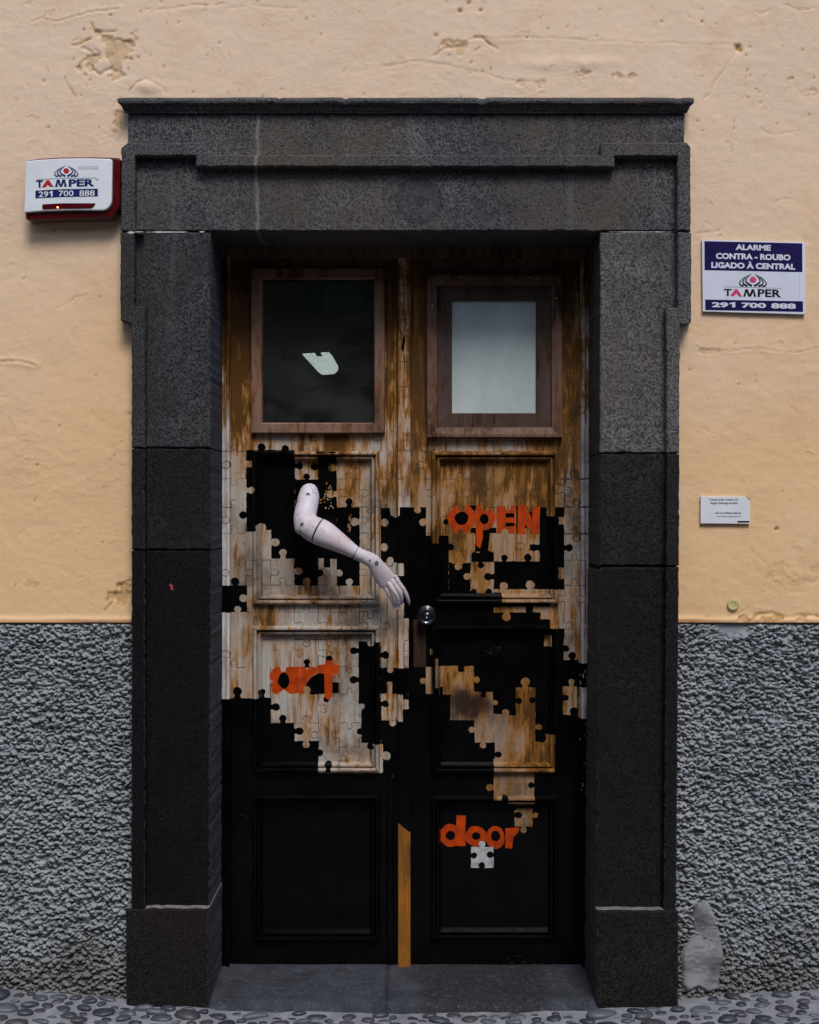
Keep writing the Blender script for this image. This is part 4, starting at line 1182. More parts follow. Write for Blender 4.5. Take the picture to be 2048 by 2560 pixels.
# glass pane, dusty
def m_glass():
    t = NT('dusty_window_glass')
    tr = t.n('ShaderNodeBsdfTransparent'); tr.inputs[0].default_value = (0.82, 0.86, 0.84, 1)
    gl = t.n('ShaderNodeBsdfGlossy'); gl.inputs['Roughness'].default_value = 0.04
    gl.inputs['Color'].default_value = (1, 1, 1, 1)
    fr = t.n('ShaderNodeFresnel'); fr.inputs[0].default_value = 1.5
    m1 = t.n('ShaderNodeMixShader'); t.l(fr.outputs[0], m1.inputs[0]); t.l(tr.outputs[0], m1.inputs[1]); t.l(gl.outputs[0], m1.inputs[2])
    df = t.n('ShaderNodeBsdfDiffuse'); df.inputs[0].default_value = (0.22, 0.24, 0.23, 1)
    m2 = t.n('ShaderNodeMixShader')
    dust = t.math('MULTIPLY', t.ramp(t.noise(420, 3, 0.7), 0.35, 0.75), t.ramp(t.noise(5, 4, 0.6, vec=t.mapping((1, 1, 2.2))), 0.35, 0.7, 0.05, 0.22))
    t.l(dust, m2.inputs[0]); t.l(m1.outputs[0], m2.inputs[1]); t.l(df.outputs[0], m2.inputs[2])
    t.l(m2.outputs[0], t.out.inputs[0])
    return t.m
M['glass'] = m_glass()
def pane(name, x0, y0, x1, y1, h, th, leaf, mat):
    a, b = door_pt(x0, y0, h), door_pt(x1, y1, h)
    v = [(a.x, a.y, a.z), (b.x, a.y, a.z), (b.x, a.y, b.z), (a.x, a.y, b.z), (a.x, a.y + th, a.z), (b.x, a.y + th, a.z), (b.x, a.y + th, b.z), (a.x, a.y + th, b.z)]
    return mesh_from(name, v, [[0, 1, 2, 3], [7, 6, 5, 4], [0, 4, 5, 1], [1, 5, 6, 2], [2, 6, 7, 3], [3, 7, 4, 0]], leaf, [mat])
pane('window_pane', 654, 698, 940, 1056, -.012, .004, leafL, M['glass'])
nailm = simple('brass_nail', (0.75, 0.55, 0.3), 0.25, 0.9)
darknail = simple('rusty_nail', (0.03, 0.018, 0.012), 0.7)
def nail(px, py, h, leaf, mat, r=.0035):
    q = door_pt(px, py, 0)
    lathe('nail', [(r, h - .004), (r, h), (r * .8, h + .0016), (r * .35, h + .0022)], q.x, q.z, DY, leaf, [mat], 10)
for a in ((693, 1075), (762, 1067), (805, 1074), (918, 1075)): nail(*a, .0235, leafL, darknail, .0024)

# right leaf
leafR = empty('door_leaf', door_pt(1238, 2412, 0), 'right door leaf with pale frosted pane, round knob and the words open and door', 'door')
painted('stile', rect(1028, 648, 1078, 2411), lambda a, b: 0.0, leafR, M['woodR'])
painted('stile', rect(1396, 648, 1450, 2411), lambda a, b: 0.0, leafR, M['woodL'])
painted('rail', rect(1078.3, 648, 1395.7, 716), lambda a, b: -.001, leafR, M['bareR'])
painted('rail', rect(1078.3, 1066, 1395.7, 1128), lambda a, b: -.001, leafR, M['woodL'])
painted('rail', rect(1078.3, 1510, 1395.7, 1563), lambda a, b: -.001, leafR, M['woodR'])
painted('rail', rect(1078.3, 1932, 1395.7, 1989), lambda a, b: -.001, leafR, M['woodR'])
painted('rail', rect(1078.3, 2347, 1395.7, 2411), lambda a, b: -.001, leafR, M['woodR'])
panel_with_moulding(1078, 1128, 1396, 1510, leafR, M['woodR'])
panel_with_moulding(1078, 1563, 1396, 1932, leafR, M['woodR2'])
panel_with_moulding(1078, 1989, 1396, 2347, leafR, M['woodR'])
WR = [(0, .006), (1.2, .025), (3, .028), (10, .027), (26, .018), (28, .003)]
window_piece('window_frame', 1066, 688, 1405, 1096, 28, WR, leafR, M['bareR'])
# inner board with its opening
WI = [(0, .0), (1, .004), (36, .004), (37.5, -.006)]
window_piece('inner_board', 1093, 714, 1378, 1070, 37.5, WI, leafR, M['mat'])
def m_frost():
    t = NT('whitened_pane')
    c = t.mix(t.ramp(t.noise(4, 4, 0.6, vec=t.mapping((1.6, 1, 0.6))), 0.35, 0.7), (0.40, 0.455, 0.445), (0.50, 0.55, 0.535))
    c = t.mix(t.ramp(t.noise(300, 2), 0.4, 0.75, 0, .12), c, (0.25, 0.3, 0.29))
    c = t.mix(t.ramp(t.noise(12, 6, .7, vec=t.mapping((1, 1, .35), (3, 3, 3))), .5, .75, 0, .4), c, (0.27, 0.31, 0.30))
    c = t.mix(t.ramp(t.noise(55, 4, .7), .66, .72, 0, .5), c, (0.16, 0.17, 0.16))
    t.col(c); t.rough(t.ramp(t.noise(20, 5, .7), .3, .7, .12, .4))
    return t.m
pane('window_pane', 1128, 748, 1345, 1036, -.010, .006, leafR, m_frost())
for a in ((1148, 692), (1323, 693)): nail(a[0], a[1] + 3, .027, leafR, nailm)
nail(1390, 748, .0255, leafR, nailm); nail(1080, 768, .0255, leafR, nailm)
nail(1076, 1040, .0265, leafR, darknail, .004); nail(1073, 1073, .0265, leafR, darknail, .003)
# knob
M['knob'] = simple('dark_polished_iron', (0.16, 0.16, 0.17), 0.16, 1.0, .2, 40)
q = door_pt(1067, 1538, 0)
lathe('knob', [(.033, -.004), (.033, .004), (.0315, .0065), (.029, .0060), (.0275, .006), (.0265, .010), (.0262, .030), (.0275, .038), (.0272, .043), (.0255, .0465), (.0235, .0475), (.0222, .0455), (.0195, .0440),
               (.0125, .0430), (.0090, .0445), (.0086, .0505), (.0072, .053), (.0052, .053), (.0042, .0505), (.0018, .0500)], q.x, q.z, DY, leafR, [M['knob']], 48)

# ------------------------------------------------------------------ room behind the door and its lamp
M['room'] = simple('dim_room_paint', (0.10, 0.105, 0.10), 0.9)
def box(name, x0, x1, y0, y1, z0, z1, parent, mat, inward=False):
    v = [(x, y, z) for z in (z0, z1) for y in (y0, y1) for x in (x0, x1)]
    f = [[0, 2, 3, 1], [4, 5, 7, 6], [0, 1, 5, 4], [2, 6, 7, 3], [0, 4, 6, 2], [1, 3, 7, 5]]
    return mesh_from(name, v, f, parent, [mat])
room = mesh_from('room', [(-1.7, .36, 0.02), (1.7, .36, 0.02), (1.7, 4.6, 0.02), (-1.7, 4.6, 0.02), (-1.7, .36, 2.9), (1.7, .36, 2.9), (1.7, 4.6, 2.9), (-1.7, 4.6, 2.9)],
                 [[0, 1, 2, 3], [7, 6, 5, 4], [1, 5, 6, 2], [2, 6, 7, 3], [3, 7, 4, 0]], None, [M['room']])
tag(room, 'dim room seen through the left door window', None, None, 'structure')
def m_lamp():
    t = NT('lit_lamp_diffuser')
    t.col((0.5, 0.5, 0.5)); t.b.inputs['Emission Color'].default_value = (0.90, 1.0, 0.965, 1)
    t.l(t.ramp(t.noise(95, 3, .7, vec=t.mapping((1, .4, 1))), .32, .68, .18, .62), t.b.inputs['Emission Strength'])
    return t.m
lampm = m_lamp()
def lamp():
    # ceiling fitting that runs away from the door
    z = 2.42
    def on(px, py):
        k = (z - ZC) / (1280 - py); return ((px - 1024) * k, D * (k / S) - D, z)
    v = [on(*p) for p in ((756, 886), (790, 884), (822, 882), (830, 890), (846, 918), (845, 926), (836, 935), (806, 937), (796, 930))]
    xa, ya = v[0][0], v[0][1]
    root = empty('ceiling_lamp', (xa, ya, z), 'lit ceiling lamp inside, glowing through the left door window', 'lamp')
    n = len(v)
    vv = v + [(x, y, zz_ + .004) for x, y, zz_ in v]
    f = [list(range(n))] + [[i, n + i, n + (i + 1) % n, (i + 1) % n] for i in range(n)]
    mesh_from('diffuser', vv, f, root, [lampm])
    hm = simple('dark_lamp_housing', (0.02, 0.02, 0.02), 0.6)
    vh = [(x, y, zz_ + .0045) for x, y, zz_ in v] + [(x, y, zz_ + .09) for x, y, zz_ in v]
    mesh_from('housing', vh, [list(range(n)), list(range(n, 2 * n))] + [[i, n + i, n + (i + 1) % n, (i + 1) % n] for i in range(n)], root, [hm])
    b = on(796, 884)
    box('bracket', b[0] - .014, b[0] + .014, b[1] - .03, b[1] + .10, z - .003, z + .045, root, hm)
    box('hanger', xa + .1, xa + .12, ya + .2, ya + .22, z + .09, 2.9, root, hm)
lamp()

# ------------------------------------------------------------------ house across the street (unseen; added to block sky light, closing the street behind the viewer)
opp = empty('unseen_opposite_house', (0, -7.4, 0), 'unseen dark ochre house added across the narrow street to shade the doorway', 'house')
M['opp'] = simple('unseen_house_ochre_render', (0.13, 0.10, 0.07), 0.9, 0, .1, 3)  # kept dark to cut the light bounced back at the door
M['oppglass'] = simple('unseen_house_window_glass', (0.02, 0.025, 0.03), 0.1)
M['shutter'] = simple('unseen_house_shutter_paint', (0.03, 0.09, 0.06), 0.6)
box('unseen_house_front', -14, 14, -8.4, -7.4, -.1, 5.4, opp, M['opp'])
box('unseen_house_eaves', -14, 14, -8.4, -7.2, 5.4, 5.55, opp, simple('unseen_house_terracotta', (0.30, 0.11, 0.05), 0.8))
for x in (-6.5, -3.2, 0.1, 3.4, 6.7):
    for z in (1.0, 3.4):
        wd = box('unseen_house_window', x - .5, x + .5, -7.4, -7.37, z, z + 1.4, opp, M['oppglass'])
        for sx in (-1, 1): box('shutter', x + sx * .76 - .25, x + sx * .76 + .25, -7.4, -7.36, z, z + 1.4, wd, M['shutter'])

# ------------------------------------------------------------------ signs
def text_fit(name, s, x0, y0, x1, y1, yp, parent, mat, bold=0.02, tilt=0.0, thick=0.0004, shear=0.0):
    cu = bpy.data.curves.new(name, 'FONT'); cu.body = s; cu.size = 1.0; cu.offset = bold; cu.resolution_u = 3
    to = bpy.data.objects.new(name, cu); COL.objects.link(to)
    dg = bpy.context.evaluated_depsgraph_get(); dg.update()
    me = bpy.data.meshes.new_from_object(to.evaluated_get(dg))
    bpy.data.objects.remove(to); bpy.data.curves.remove(cu)
    co = np.array([v.co for v in me.vertices])
    mn, mx = co.min(0), co.max(0)
    a, b = W(x0, y0, yp), W(x1, y1, yp)
    u = (co[:, 0] - mn[0]) / (mx[0] - mn[0]); v = (co[:, 1] - mn[1]) / max(1e-6, mx[1] - mn[1])
    X = a.x + (b.x - a.x) * u; Z = b.z + (a.z - b.z) * v - tilt * (X - (a.x + b.x) / 2)
    for i, vt in enumerate(me.vertices): vt.co = (X[i], yp - thick, Z[i])
    return link_mesh(name, me, parent, [mat])
def flat(name, pts, yp, parent, mat, th=0.0006, depth=None):
    bm = bmesh.new()
    vs = [bm.verts.new(W(x, y, yp)) for x, y in pts]
    f = bm.faces.new(vs)
    r = bmesh.ops.extrude_face_region(bm, geom=[f])
    for g in r['geom']:
        if isinstance(g, bmesh.types.BMVert): g.co.y -= th
    bmesh.ops.recalc_face_normals(bm, faces=bm.faces)
    return bm_obj(name, bm, parent, [mat])
def emblem(cx, cy, sc, tilt, yp, parent, mat, dotmat):
    def tr(x, y): return (cx + x * sc, cy + y * sc + tilt * x * sc)
    bm = bmesh.new()
    for sx in (-1, 1):
        for pts, w0, w1 in (([(-18, 95), (-62, 66), (-100, 38), (-108, 8), (-92, -22), (-62, -56), (-22, -90)], 36, 7),
                            ([(-80, 95), (-128, 78), (-150, 48), (-146, 14), (-122, -20), (-92, -48), (-60, -72)], 33, 7),
                            ([(-140, 96), (-182, 86), (-200, 62), (-192, 32), (-170, 4), (-142, -24), (-112, -48)], 28, 6)):
            n = len(pts); l, r = [], []
            for i, p in enumerate(pts):
                a = Vector(pts[max(0, i - 1)]); b = Vector(pts[min(n - 1, i + 1)]); d = (b - a).normalized(); nn = Vector((-d.y, d.x))
                ww = (w0 + (w1 - w0) * (i / (n - 1)) ** .8) / 2
                l.append(Vector(p) + nn * ww); r.append(Vector(p) - nn * ww)
            lv = [bm.verts.new(W(*tr(q.x * -sx, q.y), yp - .0004)) for q in l]; rv = [bm.verts.new(W(*tr(q.x * -sx, q.y), yp - .0004)) for q in r]
            for i in range(n - 1): bm.faces.new((lv[i], lv[i + 1], rv[i + 1], rv[i]))
    bm_obj('emblem', bm, parent, [mat])
    flat('emblem_dot', [tr(50 * math.cos(i * math.pi / 12), 46 * math.sin(i * math.pi / 12)) for i in range(24)], yp, parent, dotmat, .0004)

M['white'] = simple('white_plastic', (0.66, 0.68, 0.70), 0.35, 0, .05, 12)
M['whitesign'] = simple('white_sign_board', (0.60, 0.62, 0.70), 0.4, 0, .05, 12)
M['navy'] = simple('navy_print', (0.010, 0.005, 0.062), 0.5, spec=.12)
M['blue'] = simple('blue_print', (0.008, 0.014, 0.10), 0.5, spec=.12)
M['ink'] = simple('black_print', (0.006, 0.007, 0.012), 0.5, spec=.1)
M['pink'] = simple('pink_print', (0.55, 0.05, 0.14), 0.4)
M['redp'] = simple('red_print', (0.40, 0.012, 0.018), 0.4)
M['greyp'] = simple('grey_print', (0.20, 0.20, 0.24), 0.5)
def m_redplastic():
    t = NT('dark_red_lens')
    t.col(t.mix(t.ramp(t.noise(20, 3), .3, .7), (0.055, 0.002, 0.004), (0.085, 0.004, 0.006)))
    t.rough(0.14); t.b.inputs['Coat Weight'].default_value = 0.3
    return t.m
M['redlens'] = m_redplastic()

def letter_m(tr, x0, y0, x1, y1, w, yp, parent, mat, slope=0.0):
    m = (x0 + x1) / 2; wd = x1 - x0
    pts = [(x0, y1), (x0 + .16 * wd, y0), (x0 + .16 * wd + w, y0), (m, y1 - .30 * (y1 - y0)), (x1 - .16 * wd - w, y0), (x1 - .16 * wd, y0), (x1, y1), (x1 - w, y1), (x1 - .20 * wd - .15 * w, y0 + .38 * (y1 - y0)), (m + .10 * wd, y1), (m - .10 * wd, y1), (x0 + .20 * wd + .15 * w, y0 + .38 * (y1 - y0)), (x0 + w, y1)]
    flat('lettering', [tr(x, y + slope * (x - x0)) for x, y in pts], yp, parent, mat, .0004)
def digit_one(tr, x0, y0, x1, y1, w, yp, parent, mat, slope=0.0):
    pts = [(x1, y0), (x1, y1), (x1 - w, y1), (x1 - w, y0 + .33 * (y1 - y0)), (x0, y0 + .42 * (y1 - y0)), (x0, y0 + .22 * (y1 - y0)), (x1 - .85 * w, y0)]
    flat('lettering', [tr(x, y + slope * (x - x0)) for x, y in pts], yp, parent, mat, .0005)
# alarm siren (zoom origin 50,380; 260/1725 per zoom pixel)
g = 260.0 / 1725
az = lambda x, y: (50 + x * g, 380 + y * g)
siren = empty('alarm_siren', W(170, 548, 0), 'white and dark red alarm siren box left of the lintel', 'alarm')
def bevel_prism(name, pts, yf, yb, parent, mat, bev=.004, seg=3):
    bm = bmesh.new()
    vs = [bm.verts.new(W(x, y, yf)) for x, y in pts]
    f = bm.faces.new(vs)
    r = bmesh.ops.extrude_face_region(bm, geom=[f])
    for q in r['geom']:
        if isinstance(q, bmesh.types.BMVert): q.co.y = yb
    bmesh.ops.recalc_face_normals(bm, faces=bm.faces)
    ed = [e for e in bm.edges if abs(e.verts[0].co.y - yf) < 1e-6 and abs(e.verts[1].co.y - yf) < 1e-6]
    bmesh.ops.bevel(bm, geom=ed, offset=bev, segments=seg, profile=.5, affect='EDGES')
    return bm_obj(name, bm, parent, [mat])
def arc(cx, cy, rx, ry, a0, a1, n=8): return [(cx + rx * math.cos(math.radians(a0 + (a1 - a0) * i / n)), cy + ry * math.sin(math.radians(a0 + (a1 - a0) * i / n))) for i in range(n + 1)]
body = [az(105, 138), az(300, 106), az(700, 82), az(1100, 78), az(1500, 84), az(1640, 92), az(1672, 130)] + [az(*p) for p in arc(1420, 850, 235, 240, 0, 90)] + [az(900, 1100), az(400, 1118), az(130, 1128), az(92, 1100), az(85, 1010)]
bevel_prism('siren_base', body, -.060, -.0005, siren, M['redlens'], .006)
cover = [az(100, 150), az(300, 126), az(700, 104), az(1100, 100), az(1480, 110), az(1530, 128)] + [az(*p) for p in arc(1360, 790, 160, 175, 0, 90)] + [az(900, 962), az(400, 975), az(66, 1002), az(80, 500)]
bevel_prism('siren_cover', cover, -.072, -.0595, siren, M['white'], .0035)
yp = -.0722
flat('lens_slot', [az(372, 868), az(700, 850), az(1254, 850), az(1235, 895), az(1190, 934), az(700, 940), az(372, 950)], yp, siren, M['redlens'], .0012)
ledm = simple('lit_red_led', (0.8, 0.1, 0.05), 0.3, emit=(1.0, 0.16, 0.05), estr=14)
q = W(*az(627, 918), yp); lathe('led', [(.0024, 0), (.0024, .001), (.0018, .003), (.0006, .0036)], q.x, q.z, yp - .001, siren, [ledm], 12)
T = -.035
def atext(name, s, x0, y0, x1, y1, mat, bold): text_fit(name, s, *az(x0, y0), *az(x1, y1), yp, siren, mat, bold, tilt=T)
TL = -0.018
def atext(name, s, x0, y0, x1, y1, mat, bold): text_fit(name, s, *az(x0, y0), *az(x1, y1), yp, siren, mat, bold, tilt=TL)
atext('lettering', 'T', 268, 466, 384, 592, M['blue'], .045)
flat('lettering', [az(360, 588), az(440, 468), az(478, 460), az(558, 576), az(500, 578), az(455, 545), az(430, 585)], yp, siren, M['redp'], .0004)
letter_m(az, 580, 458, 778, 580, 44, yp, siren, M['blue'], -.03); atext('lettering', 'PER', 808, 450, 1235, 572, M['blue'], .04)
flat('emblem_line', [az(285, 450), az(780, 430), az(1265, 427), az(1265, 434), az(780, 437), az(285, 458)], yp, siren, M['greyp'], .0004)
atext('lettering', '®', 1255, 440, 1300, 475, M['greyp'], 0)
flat('number_band', [az(255, 640), az(700, 615), az(1292, 608), az(1292, 734), az(700, 745), az(255, 768)], yp, siren, M['blue'], .0004)
yp0 = yp; yp = yp - .0005
digit_one(az, 490, 645, 540, 738, 26, yp, siren, M['white'])
for s_, x0, x1, dy in (('29', 310, 470, 12), ('700', 642, 888, -4), ('888', 985, 1240, -8)): atext('lettering', s_, x0, 640 + dy, x1, 735 + dy, M['white'], .012)
yp = yp0
emblem(*az(768, 312), g * .97, 0.0, yp, siren, M['blue'], M['redp'])
atext('lettering', 'CENTRAL DE ALARMES', 962, 236, 1294, 254, M['greyp'], .0); atext('lettering', 'TELEFONE 24 HORAS', 962, 268, 1294, 286, M['greyp'], .01)

# alarm company sign (zoom origin 1740,590)
h_ = 290.0 / 1725
sz = lambda x, y: (1740 + x * h_, 590 + y * h_)
sign = empty('alarm_sign', W(1885, 784, 0), 'navy and white burglar alarm sign right of the door', 'sign')
bevel_prism('sign_board', [sz(92, 55), sz(1625, 92), sz(1630, 1165), sz(104, 1122)], -.012, -.003, sign, M['whitesign'], .0008, 1)
yp = -.0121; TS = 0.0225
flat('sign_band', [sz(128, 76), sz(1583, 108), sz(1585, 536), sz(130, 506)], yp, sign, M['navy'], .0004)
flat('sign_band', [sz(138, 944), sz(1593, 970), sz(1594, 1128), sz(140, 1100)], yp, sign, M['navy'], .0004)
def stext(s, x0, y0, x1, y1, mat, bold, off=0.0): text_fit('lettering', s, *sz(x0, y0), *sz(x1, y1), yp - off, sign, mat, bold, tilt=TS)
stext('ALARME', 590, 128, 1115, 212, M['whitesign'], .045, .0005)
stext('CONTRA - ROUBO', 298, 262, 1408, 352, M['whitesign'], .045, .0005)
stext('LIGADO À CENTRAL', 230, 378, 1480, 488, M['whitesign'], .045, .0005)
emblem(*sz(850, 650), h_, 0.0225, yp, sign, M['ink'], M['pink'])
flat('emblem_line', [sz(418, 752), sz(1275, 774), sz(1275, 780), sz(418, 758)], yp, sign, M['greyp'], .0003)
stext('T', 418, 786, 532, 892, M['ink'], .03)
flat('lettering', [sz(512, 892), sz(585, 788), sz(618, 788), sz(690, 902), sz(640, 900), sz(602, 850), sz(565, 896)], yp, sign, M['pink'], .0004)
letter_m(sz, 705, 788, 898, 900, 36, yp, sign, M['ink'], .0225); stext('PER', 920, 792, 1268, 910, M['ink'], .03)
stext('29', 240, 984, 482, 1062, M['whitesign'], .045, .0005); digit_one(sz, 500, 984, 586, 1060, 46, yp, sign, M['whitesign']); stext('700', 680, 992, 1045, 1070, M['whitesign'], .045, .0005); stext('888', 1120, 1000, 1488, 1080, M['whitesign'], .045, .0005)
for k in range(14): flat('fine_print', [sz(1540, 560 + k * 28), sz(1546, 560 + k * 28), sz(1546, 572 + k * 28), sz(1540, 572 + k * 28)], yp, sign, M['greyp'], .0003)

# small plaque (zoom origin 1740,1230); its code square is left out
i_ = 150.0 / 1725
pz = lambda x, y: (1740 + x * i_, 1230 + y * i_)
plaque = empty('name_plaque', W(1812, 1310, 0), 'small white plaque with clipped corner right of the door', 'plaque')
bevel_prism('plaque_board', [pz(140, 130), pz(1440, 135), pz(1560, 250), pz(1560, 915), pz(140, 905)], -.011, -.001, plaque, M['white'], .0006, 1)
bevel_prism('plaque_corner', [pz(1440, 135), pz(1480, 150), pz(1560, 215), pz(1560, 248)], -.009, -.004, plaque, simple('dark_tape', (0.05, 0.055, 0.045), .5), .0004, 1)
yp = -.0111
def ptext(s, x0, y0, x1, y1, b=0.01): text_fit('lettering', s, *pz(x0, y0), *pz(x1, y1), yp, plaque, M['ink'], b)
ptext('Travessa João Caetano 2A', 375, 188, 1222, 262); ptext('Sergio Nóbrega Arnaldo', 418, 285, 1205, 365)
ptext('artE de pORtas abErtas', 545, 570, 1298, 648); ptext('www.arteportasabertas.com', 590, 680, 1295, 735, .0)
flat('plaque_bar', [pz(1195, 832), pz(1538, 832), pz(1538, 878), pz(1195, 878)], yp, plaque, M['ink'], .0004)
for x, y in ((1840, 1500),): pass

# ------------------------------------------------------------------ mannequin arm
def m_arm():
    t = NT('mannequin_skin')
    c = t.mix(t.ramp(t.noise(9, 4, .6), .35, .65), (0.60, 0.51, 0.525), (0.62, 0.57, 0.62))
    c = t.mix(t.ramp(t.noise(5, 3, .5, vec=t.mapping((1, 1, 1), (1.5, 2, 4))), .55, .72, 0, .5), c, (0.56, 0.40, 0.42))
    g1 = t.ramp(t.noise(16, 5, .7), .44, .60)
    g2 = t.ramp(t.noise(240, 4, .75), .50, .66)
    c = t.mix(t.math('MULTIPLY', t.math('MULTIPLY', g1, g2), .8), c, (0.13, 0.11, 0.12))
    c = t.mix(t.ramp(t.noise(70, 4, .7, vec=t.mapping((1, 1, 1), (4, 4, 7))), .70, .73, 0, .8), c, (0.10, 0.07, 0.08))
    vo = t.n('ShaderNodeTexVoronoi', feature='DISTANCE_TO_EDGE'); vo.inputs['Scale'].default_value = 16
    t.l(t.mapping((1, 1, 1), (.3, .1, .2)), vo.inputs['Vector'])
    crk = t.math('MULTIPLY', t.ramp(vo.outputs['Distance'], .022, .006), t.ramp(t.noise(14, 3), .52, .60))
    c = t.mix(t.math('MULTIPLY', crk, .7), c, (0.12, 0.09, 0.10))
    c = t.mix(t.ramp(t.noise(11, 6, .75, vec=t.mapping((1, 1, 1), (2, 2, 2))), .50, .72, 0, .45), c, (0.26, 0.23, 0.25))
    t.col(c); t.rough(t.ramp(t.noise(30, 4), .3, .7, .42, .62))
    t.b.inputs['Coat Weight'].default_value = .0
    t.b.inputs['Specular IOR Level'].default_value = .35
    t.b.inputs['Subsurface Weight'].default_value = 0.0
    return t.m
M['arm'] = m_arm()
a4 = 360.0 / 1725
def AZ(x, y, dep): return W(700 + x * a4, 1180 + y * a4, dep)
zr = a4 * S * 1.03
arm = empty('mannequin_arm', AZ(350, 200, .20), 'bent pale mannequin arm reaching out of the left door leaf towards the knob', 'mannequin arm')
def catmull(pts, n):
    out = []
    P_ = [pts[0]] + list(pts) + [pts[-1]]
    for i in range(1, len(P_) - 2):
        p0, p1, p2, p3 = [np.array(p, float) for p in P_[i - 1:i + 3]]
        for k in range(n):
            t = k / n
            out.append(.5 * ((2 * p1) + (-p0 + p2) * t + (2 * p0 - 5 * p1 + 4 * p2 - p3) * t * t + (-p0 + 3 * p1 - 3 * p2 + p3) * t ** 3))
    out.append(np.array(pts[-1], float))
    return out
def loft(bm, pts, n=5, seg=20, up=(0, -1, 0), cap=True, round_end=False):
    """pts: (Vector, half width in the picture plane, half depth)"""
    rows = catmull([(*p[0], p[1], p[2]) for p in pts], n)
    C = [Vector(r[:3]) for r in rows]
    rings = []
    for i, r in enumerate(rows):
        tg = (C[min(i + 1, len(C) - 1)] - C[max(i - 1, 0)]).normalized()
        dp = Vector(up) - tg * Vector(up).dot(tg); dp.normalize()
        sd = tg.cross(dp).normalized()
        rings.append([bm.verts.new(C[i] + sd * r[3] * math.cos(a) + dp * r[4] * math.sin(a)) for a in [2 * math.pi * k / seg for k in range(seg)]])
    for a, b in zip(rings[:-1], rings[1:]):
        for k in range(seg): bm.faces.new((a[k], a[(k + 1) % seg], b[(k + 1) % seg], b[k]))
    bm.faces.new(rings[0][::-1]); bm.faces.new(rings[-1])
def remeshed(name, bm, parent, mat, vox=.0025, it=4):
    bmesh.ops.recalc_face_normals(bm, faces=bm.faces)
    me = bpy.data.meshes.new(name); bm.to_mesh(me); bm.free()
    tmp = bpy.data.objects.new(name, me); COL.objects.link(tmp)
    md = tmp.modifiers.new('r', 'REMESH'); md.mode = 'VOXEL'; md.voxel_size = vox
    ms = tmp.modifiers.new('s', 'SMOOTH'); ms.factor = .5; ms.iterations = it
    dg = bpy.context.evaluated_depsgraph_get(); dg.update()
    me2 = bpy.data.meshes.new_from_object(tmp.evaluated_get(dg))
    bpy.data.objects.remove(tmp)
    return link_mesh(name, me2, parent, [mat], True)
# upper arm with elbow
bm = bmesh.new()
loft(bm, [(AZ(362, 168, .205), 40 * zr, 40 * zr), (AZ(360, 190, .200), 88 * zr, 90 * zr), (AZ(352, 240, .192), 116 * zr, 118 * zr), (AZ(342, 320, .180), 131 * zr, 128 * zr), (AZ(322, 420, .165), 133 * zr, 130 * zr),
          (AZ(300, 520, .150), 135 * zr, 132 * zr), (AZ(290, 600, .140), 128 * zr, 130 * zr), (AZ(285, 660, .135), 108 * zr, 112 * zr)], 6, 26)
loft(bm, [(AZ(240, 640, .138), 62 * zr, 80 * zr), (AZ(265, 640, .137), 100 * zr, 108 * zr), (AZ(305, 650, .134), 130 * zr, 128 * zr), (AZ(380, 672, .130), 150 * zr, 138 * zr), (AZ(452, 706, .126), 160 * zr, 142 * zr)], 6, 26)
# pointed elbow
loft(bm, [(AZ(282, 540, .143), 112 * zr, 112 * zr), (AZ(272, 620, .137), 108 * zr, 110 * zr), (AZ(266, 665, .135), 98 * zr, 100 * zr), (AZ(268, 700, .134), 82 * zr, 86 * zr), (AZ(278, 735, .134), 52 * zr, 60 * zr)], 5, 22)
loft(bm, [(AZ(300, 690, .134), 90 * zr, 95 * zr), (AZ(380, 730, .131), 108 * zr, 105 * zr), (AZ(440, 752, .128), 112 * zr, 105 * zr)], 5, 22)
loft(bm, [(AZ(350, 600, .135), 110 * zr, 100 * zr), (AZ(430, 660, .128), 120 * zr, 110 * zr)], 4, 20)
remeshed('upper_arm', bm, arm, M['arm'], .0024, 16)
# forearm
fd = Vector((.904, .426))
bm = bmesh.new()
loft(bm, [(AZ(457, 708, .126), 161 * zr, 142 * zr), (AZ(540, 748, .123), 156 * zr, 140 * zr), (AZ(640, 806, .121), 136 * zr, 130 * zr), (AZ(760, 876, .121), 108 * zr, 112 * zr), (AZ(850, 932, .122), 88 * zr, 96 * zr), (AZ(900, 962, .124), 80 * zr, 88 * zr)], 6, 30)
o = remeshed('forearm', bm, arm, M['arm'], .0024, 3)
# hand with wrist cuff, palm, four fingers and thumb
bm = bmesh.new()
loft(bm, [(AZ(907, 966, .124), 79 * zr, 86 * zr), (AZ(980, 1002, .126), 80 * zr, 80 * zr), (AZ(1060, 1040, .128), 84 * zr, 74 * zr), (AZ(1120, 1078, .131), 90 * zr, 68 * zr), (AZ(1165, 1140, .137), 98 * zr, 62 * zr), (AZ(1215, 1215, .145), 112 * zr, 56 * zr),
          (AZ(1275, 1295, .155), 116 * zr, 46 * zr), (AZ(1310, 1335, .160), 100 * zr, 34 * zr)], 6, 26)
loft(bm, [(AZ(1100, 1010, .125), 40 * zr, 40 * zr), (AZ(1150, 1050, .128), 48 * zr, 48 * zr), (AZ(1185, 1110, .134), 45 * zr, 45 * zr)], 4, 14)
def finger(pts, r0, r1):
    n = len(pts)
    loft(bm, [(AZ(*p), (r0 + (r1 - r0) * i / (n - 1)) * zr * (1.06 if i in (2, 3) else 1) * (.55 if i == n - 1 else 1), (r0 + (r1 - r0) * i / (n - 1)) * zr * (.55 if i == n - 1 else .95)) for i, p in enumerate(pts)], 5, 14)
finger([(1225, 1305, .158), (1272, 1392, .160), (1318, 1478, .166), (1350, 1555, .178), (1374, 1620, .190), (1386, 1662, .197)], 31, 19)
